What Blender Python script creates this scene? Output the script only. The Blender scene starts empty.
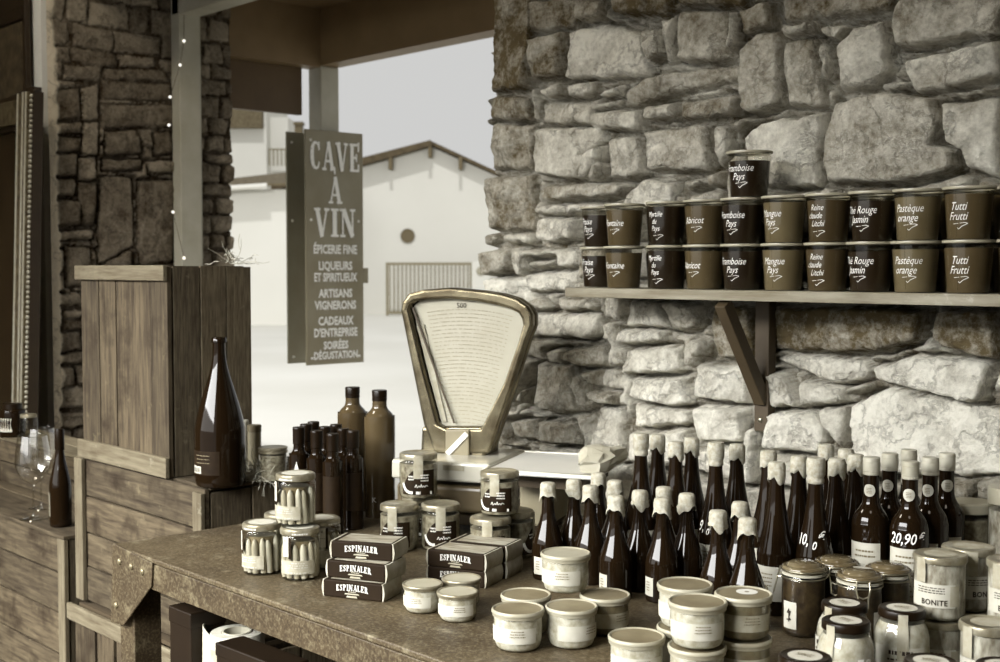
import bpy, bmesh, math, random
import numpy as np
from mathutils import Vector, Matrix
random.seed(7)
SC = bpy.context.scene
C = SC.collection
PI = math.pi
R = math.radians
# ------------------------------------------------------------------ camera model
F = 1250.0; PITCH = R(2.85); YAW = R(47.0); EYE = 1.53
TZ = 0.85                                    # table top height
WY = 2.55                                    # stone wall plane
fw = (-math.sin(YAW)*math.cos(PITCH), math.cos(YAW)*math.cos(PITCH), -math.sin(PITCH))
rt = (math.cos(YAW), math.sin(YAW), 0.0)
up = (rt[1]*fw[2]-rt[2]*fw[1], rt[2]*fw[0]-rt[0]*fw[2], rt[0]*fw[1]-rt[1]*fw[0])
def ray(px, py):
    a = (px-500)/F; b = (331-py)/F
    return [fw[i]+rt[i]*a+up[i]*b for i in range(3)]
def onZ(px, py, z):
    d = ray(px, py); t = (z-EYE)/d[2]; return Vector((d[0]*t, d[1]*t, z))
def onY(px, py, y):
    d = ray(px, py); t = y/d[1]; return Vector((d[0]*t, y, EYE+d[2]*t))
def onX(px, py, x):
    d = ray(px, py); t = x/d[0]; return Vector((x, d[1]*t, EYE+d[2]*t))
def onP(px, py, p, n):
    d = ray(px, py); t = (p[0]*n[0]+p[1]*n[1])/(d[0]*n[0]+d[1]*n[1]); return Vector((d[0]*t, d[1]*t, EYE+d[2]*t))

cam = bpy.data.cameras.new('camera'); co = bpy.data.objects.new('camera', cam); C.objects.link(co)
co.matrix_world = Matrix(((rt[0], up[0], -fw[0], 0), (rt[1], up[1], -fw[1], 0), (rt[2], up[2], -fw[2], EYE), (0, 0, 0, 1)))
cam.sensor_width = 36; cam.lens = 36*F/1000; cam.clip_end = 300; cam.clip_start = .05
cam.dof.use_dof = True; cam.dof.focus_distance = 2.5; cam.dof.aperture_fstop = 7.0
SC.camera = co
# ------------------------------------------------------------------ colour + materials
ANCH = [(0, (22, 14, 6)), (40, (47, 36, 21)), (80, (86, 74, 52)), (120, (125, 116, 91)), (160, (163, 159, 141)), (200, (203, 201, 192)), (255, (253, 252, 247))]
def S(v):
    v = max(0, min(255, v))
    for (a, ca), (b, cb) in zip(ANCH, ANCH[1:]):
        if v <= b:
            t = (v-a)/(b-a); c = [ca[i]+(cb[i]-ca[i])*t for i in range(3)]; break
    out = []
    for x in c:
        x /= 255; out.append(x/12.92 if x <= .04045 else ((x+.055)/1.055)**2.4)
    return (*out, 1)
def nodes(name):
    m = bpy.data.materials.new(name); m.use_nodes = True
    nt = m.node_tree; nt.nodes.clear()
    out = nt.nodes.new('ShaderNodeOutputMaterial')
    return m, nt, out
def N(nt, t, **kw):
    n = nt.nodes.new(t)
    for k, v in kw.items(): setattr(n, k, v)
    return n
def mth(nt, op, a, b=None, c=None):
    n = N(nt, 'ShaderNodeMath', operation=op)
    for i, x in enumerate((a, b, c)):
        if x is None: continue
        if isinstance(x, (int, float)): n.inputs[i].default_value = x
        else: nt.links.new(x, n.inputs[i])
    return n.outputs[0]
def mixc(nt, f, a, b):
    n = N(nt, 'ShaderNodeMix', data_type='RGBA')
    for i, x in ((0, f), (6, a), (7, b)):
        if isinstance(x, (int, float, tuple)): n.inputs[i].default_value = x
        else: nt.links.new(x, n.inputs[i])
    return n.outputs[2]
def coords(nt, scale=(1, 1, 1), shift=None):
    tc = N(nt, 'ShaderNodeTexCoord'); oi = N(nt, 'ShaderNodeObjectInfo')
    mp = N(nt, 'ShaderNodeMapping'); mp.inputs['Scale'].default_value = scale
    sh = mth(nt, 'MULTIPLY', oi.outputs['Random'], 17.0)
    if shift is not None: sh = mth(nt, 'ADD', sh, shift)
    cb = N(nt, 'ShaderNodeCombineXYZ')
    for i in range(3): nt.links.new(sh, cb.inputs[i])
    nt.links.new(cb.outputs[0], mp.inputs['Location']); nt.links.new(tc.outputs['Object'], mp.inputs['Vector'])
    return mp.outputs[0]
def noise(nt, vec, scale, detail=4, rough=.55):
    n = N(nt, 'ShaderNodeTexNoise'); nt.links.new(vec, n.inputs['Vector'])
    n.inputs['Scale'].default_value = scale; n.inputs['Detail'].default_value = detail; n.inputs['Roughness'].default_value = rough
    return n.outputs['Fac']
def ramp01(nt, x, lo, hi):
    n = N(nt, 'ShaderNodeMapRange'); nt.links.new(x, n.inputs[0])
    n.inputs[1].default_value = lo; n.inputs[2].default_value = hi
    return n.outputs[0]
def bumpn(nt, h, strength, dist=.002):
    b = N(nt, 'ShaderNodeBump'); b.inputs['Strength'].default_value = strength; b.inputs['Distance'].default_value = dist
    nt.links.new(h, b.inputs['Height']); return b.outputs[0]
def pbsdf(nt, out, col, rough=.5, metal=0, spec=.5, normal=None, coat=0, ior=None):
    p = N(nt, 'ShaderNodeBsdfPrincipled')
    if isinstance(col, tuple): p.inputs['Base Color'].default_value = col
    else: nt.links.new(col, p.inputs['Base Color'])
    if isinstance(rough, (int, float)): p.inputs['Roughness'].default_value = rough
    else: nt.links.new(rough, p.inputs['Roughness'])
    p.inputs['Metallic'].default_value = metal; p.inputs['Specular IOR Level'].default_value = spec
    p.inputs['Coat Weight'].default_value = coat; p.inputs['Coat Roughness'].default_value = .04
    if ior: p.inputs['IOR'].default_value = ior
    if normal is not None: nt.links.new(normal, p.inputs['Normal'])
    nt.links.new(p.outputs[0], out.inputs[0]); return p
def mat(name, v, rough=.6, var=0, scale=12, bump=0, bscale=80, metal=0, spec=.4, coat=0, stretch=(1, 1, 1), ior=None, detail=4, hue=None):
    m, nt, out = nodes(name)
    col = S(v); nrm = None
    if var or bump: vec = coords(nt, stretch)
    if var:
        f = ramp01(nt, noise(nt, vec, scale, detail), .28, .72)
        col = mixc(nt, f, S(v-var), S(v+var))
    if bump: nrm = bumpn(nt, noise(nt, vec, bscale, 5), bump)
    if hue: col = mixc(nt, 1.0, col, hue); col.node.blend_type = 'MULTIPLY'
    pbsdf(nt, out, col, rough, metal, spec, nrm, coat, ior)
    return m
def wood(name, v, var=22, axis='z', rough=.75, dirt=.5, fine=1.0):
    m, nt, out = nodes(name)
    geo = N(nt, 'ShaderNodeNewGeometry'); isl = geo.outputs['Random Per Island']
    st = {'x': (1.2, 14, 14), 'y': (14, 1.2, 14), 'z': (14, 14, 1.2)}[axis]
    vec = coords(nt, st, mth(nt, 'MULTIPLY', isl, 31.0))
    g = noise(nt, vec, 5*fine, 6, .62)
    base = mixc(nt, ramp01(nt, g, .3, .7), S(v-var), S(v+var))
    tone = mth(nt, 'MULTIPLY_ADD', isl, .7, .68)
    hsv = N(nt, 'ShaderNodeHueSaturation'); nt.links.new(base, hsv.inputs['Color']); nt.links.new(tone, hsv.inputs['Value']); hsv.inputs['Saturation'].default_value = .86
    v2 = coords(nt, (1, 1, 1), isl)
    blot = ramp01(nt, noise(nt, v2, 6, 5, .6), .52, .68)
    col = mixc(nt, mth(nt, 'MULTIPLY', blot, dirt), hsv.outputs[0], S(v*.45))
    pale = ramp01(nt, noise(nt, v2, 17, 6, .7), .62, .7)
    col = mixc(nt, mth(nt, 'MULTIPLY', pale, .35), col, S(min(230, v+60)))
    pbsdf(nt, out, col, rough, 0, .25, bumpn(nt, g, .6, .0025))
    return m
def thin_glass(name, tint=(.93, .93, .9, 1), refl=1.0, base=.01, rough=.03):
    m, nt, out = nodes(name)
    tr = N(nt, 'ShaderNodeBsdfTransparent'); tr.inputs[0].default_value = tint
    gl = N(nt, 'ShaderNodeBsdfGlossy'); gl.inputs['Roughness'].default_value = rough
    fr = N(nt, 'ShaderNodeFresnel'); fr.inputs['IOR'].default_value = 1.5
    mx = N(nt, 'ShaderNodeMixShader'); gm = N(nt, 'ShaderNodeNewGeometry'); front = mth(nt, 'SUBTRACT', 1.0, gm.outputs['Backfacing'])
    nt.links.new(mth(nt, 'MULTIPLY_ADD', mth(nt, 'MULTIPLY', fr.outputs[0], front), refl, base), mx.inputs[0])
    nt.links.new(tr.outputs[0], mx.inputs[1]); nt.links.new(gl.outputs[0], mx.inputs[2]); nt.links.new(mx.outputs[0], out.inputs[0])
    return m
M = {}
M['bottle'] = mat('dark_bottle_glass', 5, .06, spec=.27)
M['bottle_brown'] = mat('brown_bottle_glass', 66, .1, spec=.5, var=12, scale=6)
M['cap_paper'] = mat('capsule_paper', 160, .8, var=20, scale=120, bump=1, bscale=160)
M['cap_foil'] = mat('pale_foil_capsule', 165, .42, var=10, scale=30, metal=.15)
M['label'] = mat('label_paper', 178, .7, var=7, scale=50)
M['label_grey'] = mat('grey_label_paper', 150, .7, var=14, scale=50)
M['label_dark'] = mat('dark_label', 18, .6, spec=.1, var=8, scale=60)
M['ink'] = mat('ink', 28, .7)
M['ink_grey'] = mat('grey_ink', 105, .7)
M['chalk'] = mat('white_marker', 232, .7)
M['glass'] = thin_glass('clear_glass')
M['glass_thick'] = thin_glass('greenish_glass', (.8, .8, .75, 1))
M['lid_pale'] = mat('pale_metal_lid', 132, .3, var=22, scale=60, metal=.45)
M['lid_cream'] = mat('cream_lid', 152, .35, var=8, scale=20)
M['lid_olive'] = mat('dull_lid_top', 106, .5, var=18, scale=14)
M['lid_dark'] = mat('dark_lid', 6, .3, spec=.2)
M['pate'] = mat('pale_terrine', 165, .6, var=26, scale=75, bump=.4, bscale=90)
M['pate_dark'] = mat('dark_terrine', 100, .6, var=22, scale=30)
M['asparagus'] = mat('asparagus', 150, .5, var=28, scale=14, stretch=(1, 1, .35))
M['brine'] = mat('brine', 96, .3, var=14)
M['olives'] = mat('preserved_fruit', 30, .35, var=26, scale=70, detail=1)
M['confit'] = mat('confit', 108, .5, var=46, scale=75)
M['wire'] = mat('steel_wire', 150, .3, metal=.9)
M['rubber'] = mat('rubber_ring', 165, .6)
M['carton'] = mat('dark_carton', 16, .65, var=4, spec=.1)
M['carton_edge'] = mat('carton_end', 160, .6, var=22, scale=30)
M['carton_top'] = mat('carton_top_print', 132, .5, var=40, scale=18, stretch=(1, 5, 1))
M['print_pale'] = mat('pale_print', 205, .6)
M['tub_clear'] = thin_glass('clear_plastic', (.9, .89, .85, 1))
M['tub_lid'] = thin_glass('tub_lid_plastic', (.62, .61, .56, 1), 1.6)
M['rim'] = mat('plastic_rim', 150, .25)
for k, v in (('c_dark', 24), ('c_black', 16), ('c_mid', 78), ('c_light', 99), ('c_soft', 66)): M[k] = mat('fruit_'+k, v, .3, var=6, scale=10, spec=.5)
# ------------------------------------------------------------------ mesh builder
class MB:
    def __init__(s): s.v = []; s.f = []
    def add(s, vs, fs):
        n = len(s.v); s.v += [tuple(v) for v in vs]; s.f += [tuple(i+n for i in f) for f in fs]; return s
    def box(s, x0, x1, y0, y1, z0, z1, mtx=None):
        vs = [Vector(p) for p in ((x0, y0, z0), (x1, y0, z0), (x1, y1, z0), (x0, y1, z0), (x0, y0, z1), (x1, y0, z1), (x1, y1, z1), (x0, y1, z1))]
        if mtx: vs = [mtx @ v for v in vs]
        return s.add(vs, [(0, 3, 2, 1), (4, 5, 6, 7), (0, 1, 5, 4), (1, 2, 6, 5), (2, 3, 7, 6), (3, 0, 4, 7)])
    def lathe(s, prof, n=32, c=(0, 0, 0), a0=0, a1=2*PI, wob=None, axis=None):
        full = abs(a1-a0-2*PI) < 1e-6; vs = []; fs = []
        k = n if full else n+1
        for i, (r, z) in enumerate(prof):
            for j in range(k):
                a = a0+(a1-a0)*j/n; rr = r; zz = z
                if wob: rr, zz = wob(i, a, r, z)
                vs.append((c[0]+rr*math.cos(a), c[1]+rr*math.sin(a), c[2]+zz))
        for i in range(len(prof)-1):
            for j in range(n):
                j2 = (j+1) % k
                fs.append((i*k+j, i*k+j2, (i+1)*k+j2, (i+1)*k+j))
        if axis: vs = [axis @ Vector(v) for v in vs]
        return s.add(vs, fs)
    def tube(s, pts, r, n=6, closed=False):
        pts = [Vector(p) for p in pts]; m = len(pts); vs = []; fs = []
        prev = None
        for i, p in enumerate(pts):
            if closed: t = pts[(i+1) % m]-pts[i-1]
            else: t = pts[min(i+1, m-1)]-pts[max(i-1, 0)]
            t.normalize()
            if prev is None:
                u = t.orthogonal().normalized()
            else:
                u = (prev-t*prev.dot(t))
                u = u.normalized() if u.length > 1e-6 else t.orthogonal().normalized()
            prev = u; w = t.cross(u)
            rr = r[i] if isinstance(r, (list, tuple)) else r
            for j in range(n):
                a = 2*PI*j/n; vs.append(p+u*math.cos(a)*rr+w*math.sin(a)*rr)
        for i in range(m if closed else m-1):
            i2 = (i+1) % m
            for j in range(n):
                j2 = (j+1) % n; fs.append((i*n+j, i*n+j2, i2*n+j2, i2*n+j))
        if not closed: fs += [tuple(range(n))[::-1], tuple((m-1)*n+j for j in range(n))]
        return s.add(vs, fs)
    def prism(s, poly, p0, ux, uy, d):
        """2-D outline in the frame p0 + a*ux + b*uy, thickened by the vector d."""
        p0, ux, uy, d = map(Vector, (p0, ux, uy, d)); n = len(poly)
        vs = [p0+ux*a+uy*b for a, b in poly]; vs += [v+d for v in vs]
        fs = [tuple(range(n)), tuple(range(2*n-1, n-1, -1))]
        fs += [(i, i+n, (i+1) % n+n, (i+1) % n) for i in range(n)]
        return s.add(vs, fs)
    def ball(s, c, r, n=10, m=6, sc=(1, 1, 1)):
        prof = [(math.sin(PI*i/m)*r, -math.cos(PI*i/m)*r) for i in range(m+1)]
        k = len(s.v); s.lathe(prof, n)
        for i in range(k, len(s.v)):
            v = s.v[i]; s.v[i] = (c[0]+v[0]*sc[0], c[1]+v[1]*sc[1], c[2]+v[2]*sc[2])
        return s
    def build(s, name, m, parent=None, smooth=False, bevel=0, seg=2):
        me = bpy.data.meshes.new(name); me.from_pydata(s.v, [], s.f)
        bm = bmesh.new(); bm.from_mesh(me); bmesh.ops.remove_doubles(bm, verts=bm.verts, dist=1e-6)
        bmesh.ops.recalc_face_normals(bm, faces=bm.faces); bm.to_mesh(me); bm.free()
        o = bpy.data.objects.new(name, me); C.objects.link(o); me.materials.append(m)
        if smooth: me.shade_smooth(); me.set_sharp_from_angle(angle=R(smooth if smooth > 1 else 38))
        if bevel:
            b = o.modifiers.new('bevel', 'BEVEL'); b.width = bevel; b.segments = seg; b.limit_method = 'ANGLE'; b.angle_limit = R(40)
        if parent: o.parent = parent
        return o
def smoothprof(pts, sub=5):
    """Catmull-Rom through the profile points, keeping the ends."""
    out = []; P = [pts[0]]+list(pts)+[pts[-1]]
    for i in range(1, len(P)-2):
        for k in range(sub):
            t = k/sub
            out.append(tuple(.5*((2*P[i][q])+(-P[i-1][q]+P[i+1][q])*t+(2*P[i-1][q]-5*P[i][q]+4*P[i+1][q]-P[i+2][q])*t*t+(-P[i-1][q]+3*P[i][q]-3*P[i+1][q]+P[i+2][q])*t**3) for q in (0, 1)))
    out.append(tuple(pts[-1])); return [(max(r, 0), z) for r, z in out]
def thing(name, label, cat, loc=(0, 0, 0), rotz=0, group=None):
    o = bpy.data.objects.new(name, None); o.empty_display_size = .03; C.objects.link(o)
    o.location = loc; o.rotation_euler = (0, 0, rotz); tag(o, label, cat, group); return o
def tag(o, label, cat, group=None):
    o['label'] = label; o['category'] = cat
    if group: o['group'] = group
    return o
def struct(o): o['kind'] = 'structure'; return o
def dup(root, loc, rotz, label, group=None):
    r = root.copy(); C.objects.link(r); r.location = loc; r.rotation_euler = (0, 0, rotz); r['label'] = label
    if group: r['group'] = group
    for ch in list(root.children):
        c = ch.copy(); C.objects.link(c); c.parent = r
        for g in list(ch.children):
            d = g.copy(); C.objects.link(d); d.parent = c
    return r
# ------------------------------------------------------------------ writing
def text_geo(s, size, shear=0, fat=0, squeeze=1.0, space=1.0):
    cu = bpy.data.curves.new('t', 'FONT'); cu.body = s; cu.size = size; cu.shear = shear; cu.offset = fat*size
    cu.align_x = 'CENTER'; cu.align_y = 'CENTER'; cu.resolution_u = 2; cu.space_character = space
    o = bpy.data.objects.new('t', cu); C.objects.link(o)
    me = bpy.data.meshes.new_from_object(o.evaluated_get(bpy.context.evaluated_depsgraph_get()))
    vs = [(v.co.x*squeeze, v.co.y) for v in me.vertices]; fs = [tuple(p.vertices) for p in me.polygons]
    bpy.data.objects.remove(o); bpy.data.curves.remove(cu); bpy.data.meshes.remove(me)
    return vs, fs
def bar(x0, y0, x1, y1, t0, t1=None):
    t1 = t0 if t1 is None else t1
    dx, dy = x1-x0, y1-y0; L = math.hypot(dx, dy) or 1; nx, ny = -dy/L, dx/L
    return [(x0-nx*t0/2, y0-ny*t0/2), (x1-nx*t1/2, y1-ny*t1/2), (x1+nx*t1/2, y1+ny*t1/2), (x0+nx*t0/2, y0+ny*t0/2)]
def hb(xc, y, w, h=.09):   # slab serif, inside 0..1
    y0 = 0 if y < .5 else 1-h
    return [(xc-w, y0), (xc+w, y0), (xc+w, y0+h), (xc-w, y0+h)]
TK, TN = .23, .09
def arcs(pts, th):
    return [bar(*pts[i], *pts[i+1], th[i], th[i+1]) for i in range(len(pts)-1)]
GLY = {
 'A': (.82, [bar(.14, 0, .41, 1, TN), bar(.41, 1, .68, 0, TK*.9), bar(.22, .32, .58, .32, TN), hb(.14, 0, .14), hb(.68, 0, .17)]),
 'V': (.82, [bar(.15, 1, .42, 0, TK*.9), bar(.68, 1, .42, 0, TN), hb(.16, 1, .17), hb(.67, 1, .14)]),
 'I': (.44, [bar(.22, 0, .22, 1, TK), hb(.22, 0, .21), hb(.22, 1, .21)]),
 'N': (.9, [bar(.16, 0, .16, 1, TN), bar(.2, .98, .70, .02, TK), bar(.72, 0, .72, 1, TN), hb(.17, 0, .15), hb(.14, 1, .14), hb(.72, 1, .15)]),
 'E': (.72, [bar(.2, 0, .2, 1, TK), bar(.04, .955, .62, .955, .09), bar(.04, .045, .62, .045, .09), bar(.2, .5, .48, .5, TN), bar(.61, .72, .61, 1, .1), bar(.61, 0, .61, .28, .1), bar(.47, .36, .47, .64, .09)]),
 'L': (.68, [bar(.22, 0, .22, 1, TK), hb(.22, 1, .2), bar(.04, .045, .62, .045, .09), bar(.6, 0, .6, .3, .1)]),
 'C': (.74, arcs([(.62, .72), (.56, .88), (.42, .955), (.26, .88), (.18, .7), (.17, .5), (.18, .3), (.26, .12), (.42, .045), (.56, .1), (.64, .28)], [.1, .09, .09, .16, .23, .23, .23, .16, .09, .09, .08])+[bar(.62, .68, .62, .98, .09)]),
 'S': (.66, arcs([(.52, .74), (.46, .9), (.32, .955), (.18, .88), (.14, .74), (.22, .6), (.42, .46), (.5, .28), (.44, .12), (.3, .045), (.16, .1), (.1, .28)], [.08, .09, .09, .14, .18, .2, .2, .18, .14, .09, .09, .08])+[bar(.53, .7, .53, .98, .08), bar(.09, .02, .09, .3, .08)]),
 'P': (.74, [bar(.2, 0, .2, 1, TK), hb(.2, 0, .2), hb(.14, 1, .12)]+arcs([(.2, .955), (.42, .955), (.56, .86), (.58, .72), (.54, .57), (.4, .48), (.2, .48)], [.09, .09, .15, .18, .15, .09, .09])),
 'R': (.82, [bar(.2, 0, .2, 1, TK), hb(.2, 0, .2), hb(.14, 1, .12), bar(.42, .48, .64, 0, .19), hb(.68, 0, .12)]+arcs([(.2, .955), (.42, .955), (.56, .86), (.57, .73), (.53, .59), (.4, .5), (.2, .5)], [.09, .09, .14, .17, .14, .09, .09])),
}
def slab(word, h, squeeze=1.0, gap=.06, accent=()):
    """Slab-serif capitals, centred; returns flat geometry."""
    polys = []; x = 0
    for i, ch in enumerate(word):
        w, ps = GLY[ch]
        for p in ps: polys.append([((x+a)*h*squeeze, b*h) for a, b in p])
        if i in accent: polys.append([((x+a)*h*squeeze, b*h) for a, b in ((.28, 1.36), (.36, 1.08), (.44, 1.12), (.4, 1.38))])
        x += w+gap
    W = (x-gap)*h*squeeze; vs = []; fs = []
    for p in polys:
        n = len(vs); vs += [(a-W/2, b-h/2) for a, b in p]; fs.append(tuple(range(n, n+len(p))))
    return vs, fs
def shift(g, dx, dy): return [(x+dx, y+dy) for x, y in g[0]], g[1]
def join(gs):
    vs = []; fs = []
    for v, f in gs:
        n = len(vs); vs += v; fs += [tuple(i+n for i in q) for q in f]
    return vs, fs
def arch(g, k): return [(x, y-k*x*x) for x, y in g[0]], g[1]
def lifts(g):
    """Overlapping strokes lie one above the other like layers of paint."""
    k = [0]*len(g[0])
    if sum(len(f) for f in g[1]) == len(g[0]):
        for i, f in enumerate(g[1]):
            for q in f: k[q] = i % 9
    return k
def put_flat(g, name, m, parent, p0, ux, uy, d=.0006):
    p0, ux, uy = Vector(p0), Vector(ux), Vector(uy); n = ux.cross(uy).normalized()
    lf = lifts(g)
    b = MB(); b.add([p0+ux*x+uy*y+n*(d*(1+.22*k)) for (x, y), k in zip(g[0], lf)], g[1])
    return b.build(name, m, parent)
def put_cyl(g, name, m, parent, rf, z, ang=-PI/2, d=.0006):
    """Wrap flat writing round a body of revolution; rf is a radius or radius(z)."""
    b = MB(); vs = []
    for (x, y), k in zip(g[0], lifts(g)):
        r = (rf(z+y) if callable(rf) else rf)+d*(1+.1*k)
        a = ang+x/r; vs.append((r*math.cos(a), r*math.sin(a), z+y))
    b.add(vs, g[1]); return b.build(name, m, parent)
def wrap(name, m, parent, rf, z0, z1, ang, width, d=.0004, n=12, nz=3):
    """A paper label on a body of revolution; width is the arc length."""
    prof = []
    for i in range(nz+1):
        z = z0+(z1-z0)*i/nz; prof.append(((rf(z) if callable(rf) else rf)+d, z))
    w = width/prof[0][0]
    b = MB(); b.lathe(prof, n, a0=ang-w/2, a1=ang+w/2)
    return b.build(name, m, parent, smooth=True)
def rfun(prof):
    def f(z):
        for (r0, z0), (r1, z1) in zip(prof, prof[1:]):
            if z0 <= z <= z1 and z1 > z0: return r0+(r1-r0)*(z-z0)/(z1-z0)
        return prof[-1][0]
    return f
def lines(w, h, n, seed, th=.3):
    """Rows of tiny print as short dashes."""
    rr = random.Random(seed); vs = []; fs = []
    for i in range(n):
        y = h/2-h*(i+.5)/n; L = w*rr.uniform(.55, 1); x = -L/2
        while x < L/2:
            d = rr.uniform(.04, .14)*w; d = min(d, L/2-x); k = len(vs)
            vs += [(x, y-h/n*th/2), (x+d, y-h/n*th/2), (x+d, y+h/n*th/2), (x, y+h/n*th/2)]; fs.append((k, k+1, k+2, k+3)); x += d+.03*w
    return vs, fs
def stroke(pts, w):
    """A hand-drawn line of even width."""
    vs = []; fs = []
    for a, b in zip(pts, pts[1:]):
        k = len(vs); vs += bar(*a, *b, w); fs.append((k, k+1, k+2, k+3))
    return vs, fs
RH = 4.5                                     # height of the shop
LINTEL = 2.92; WX0 = -5.2; WX1 = -.6         # the shop window behind the camera
# ================================================================== THE SETTING
# ---- value noise for the masonry relief
def hsh(ix, iy, seed):
    h = (ix.astype(np.int64)*374761393+iy.astype(np.int64)*668265263+seed*974711) & 0x7fffffff
    h = ((h ^ (h >> 13))*1274126177) & 0x7fffffff
    return ((h ^ (h >> 16)) & 0xffff)/65535.0
def vnoise(x, y, seed=0):
    ix = np.floor(x); iy = np.floor(y); fx = x-ix; fy = y-iy
    fx = fx*fx*(3-2*fx); fy = fy*fy*(3-2*fy)
    a = hsh(ix, iy, seed); b = hsh(ix+1, iy, seed); c = hsh(ix, iy+1, seed); d = hsh(ix+1, iy+1, seed)
    return (a+(b-a)*fx)*(1-fy)+(c+(d-c)*fx)*fy
def fbm(x, y, seed=0, o=4):
    t = 0; a = .5
    for i in range(o): t = t+a*vnoise(x*2**i, y*2**i, seed+i*13); a *= .5
    return t/(1-.5**o)
def sdist(U, V, poly):
    """Signed distance to a polygon, positive inside."""
    P = np.array(poly); n = len(P); d = np.full(U.shape, 1e9); ins = np.zeros(U.shape, bool)
    for i in range(n):
        ax, ay = P[i]; bx, by = P[(i+1) % n]; ex, ey = bx-ax, by-ay
        t = np.clip(((U-ax)*ex+(V-ay)*ey)/(ex*ex+ey*ey+1e-12), 0, 1)
        d = np.minimum(d, np.hypot(U-ax-t*ex, V-ay-t*ey))
        c = ((ay > V) != (by > V)); ins ^= c & (U < ax+(V-ay)*ex/(ey if abs(ey) > 1e-12 else 1e-12))
    return np.where(ins, d, -d)
def masonry(us, vs, polys, fill, seed, depth=.052, mortar=.42, own={}):
    """Relief (height, tone) of rubble masonry on the grid us x vs."""
    U, V = np.meshgrid(us, vs); rg = np.random.RandomState(seed)
    Uw = U+.016*(fbm(U*34, V*34, seed+5)-.5)+.010*(fbm(U*9, V*9, seed+6)-.5)
    Vw = V+.016*(fbm(U*34, V*34, seed+7)-.5)+.010*(fbm(U*9, V*9, seed+8)-.5)
    Hh = .010*(fbm(U*60, V*60, seed+1)-.5)+.012*(fbm(U*14, V*14, seed+2)-.5); tone = mortar+.22*(fbm(U*20, V*20, seed+3)-.5)
    best = np.full(U.shape, -1e9)
    for kind, lst in ((0, polys), (1, fill)):
        near = best.copy()
        for ip, p in enumerate(lst):
            P = np.array(p); lo = P.min(0)-.05; hi = P.max(0)+.05
            iu = np.where((us > lo[0]) & (us < hi[0]))[0]; iv = np.where((vs > lo[1]) & (vs < hi[1]))[0]
            h0 = depth*rg.uniform(.65, 1.25); tx, ty = rg.uniform(-.09, .09, 2); t0 = rg.uniform(.40, .66); k = rg.uniform(.5, 1.2); sd = int(rg.randint(1e6))
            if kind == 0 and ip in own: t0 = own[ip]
            if not len(iu) or not len(iv): continue
            sl = (slice(iv[0], iv[-1]+1), slice(iu[0], iu[-1]+1)); u, v = U[sl], V[sl]
            d = sdist(Uw[sl], Vw[sl], P)
            if kind == 1: d = np.minimum(d, -near[sl]-.012)
            cx, cy = P.mean(0)
            rgh = fbm(u*16, v*16, sd)-.5; fac = np.abs(fbm(u*9+3, v*9, sd+9)-.5)
            ext = max(hi[0]-lo[0], hi[1]-lo[1])-.1; planes = []
            for _ in range(5):
                g_, q_ = rg.normal(0, .16, 2); ou, ov = rg.uniform(-.3, .3, 2)*ext
                planes.append(g_*(u-cx-ou)+q_*(v-cy-ov)+rg.uniform(.0, .012))
            chis = np.maximum(np.minimum.reduce(planes), -.02)
            face = h0+tx*(u-cx)+ty*(v-cy)+chis+k*(.016*rgh-.018*fac+.010*(fbm(u*45, v*45, sd+4, 3)-.5))
            e = np.clip(d/.011, 0, 1); e = 1-(1-e)**2.6
            inn = d > 0
            Hh[sl] = np.where(inn, np.maximum(Hh[sl], Hh[sl]*(1-e)+face*e), Hh[sl])
            Hh[sl] = np.where((d <= 0) & (d > -.010), Hh[sl]-.018*(1-np.abs(d+.005)/.005), Hh[sl])
            tn = t0+.16*rgh+.10*(fbm(u*45, v*45, sd+2)-.5)
            tone[sl] = np.where(inn, tn, tone[sl]); best[sl] = np.maximum(best[sl], d)
    return U, V, Hh, tone
def relief(name, U, V, Hh, tone, fn, m):
    nv, nu = U.shape; co_ = fn(U.ravel(), V.ravel(), Hh.ravel())
    me = bpy.data.meshes.new(name)
    idx = np.arange(nu*nv).reshape(nv, nu)
    q = np.stack([idx[:-1, :-1], idx[:-1, 1:], idx[1:, 1:], idx[1:, :-1]], -1).reshape(-1, 4)
    me.vertices.add(nu*nv); me.vertices.foreach_set('co', co_.astype(np.float32).ravel())
    me.loops.add(q.size); me.loops.foreach_set('vertex_index', q.ravel().astype(np.int32))
    me.polygons.add(len(q)); me.polygons.foreach_set('loop_start', np.arange(0, q.size, 4, dtype=np.int32))
    me.update(calc_edges=True); me.validate()
    at = me.attributes.new('tone', 'FLOAT', 'POINT'); at.data.foreach_set('value', tone.ravel().astype(np.float32))
    me.shade_smooth(); o = bpy.data.objects.new(name, me); C.objects.link(o); me.materials.append(m); return struct(o)
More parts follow.
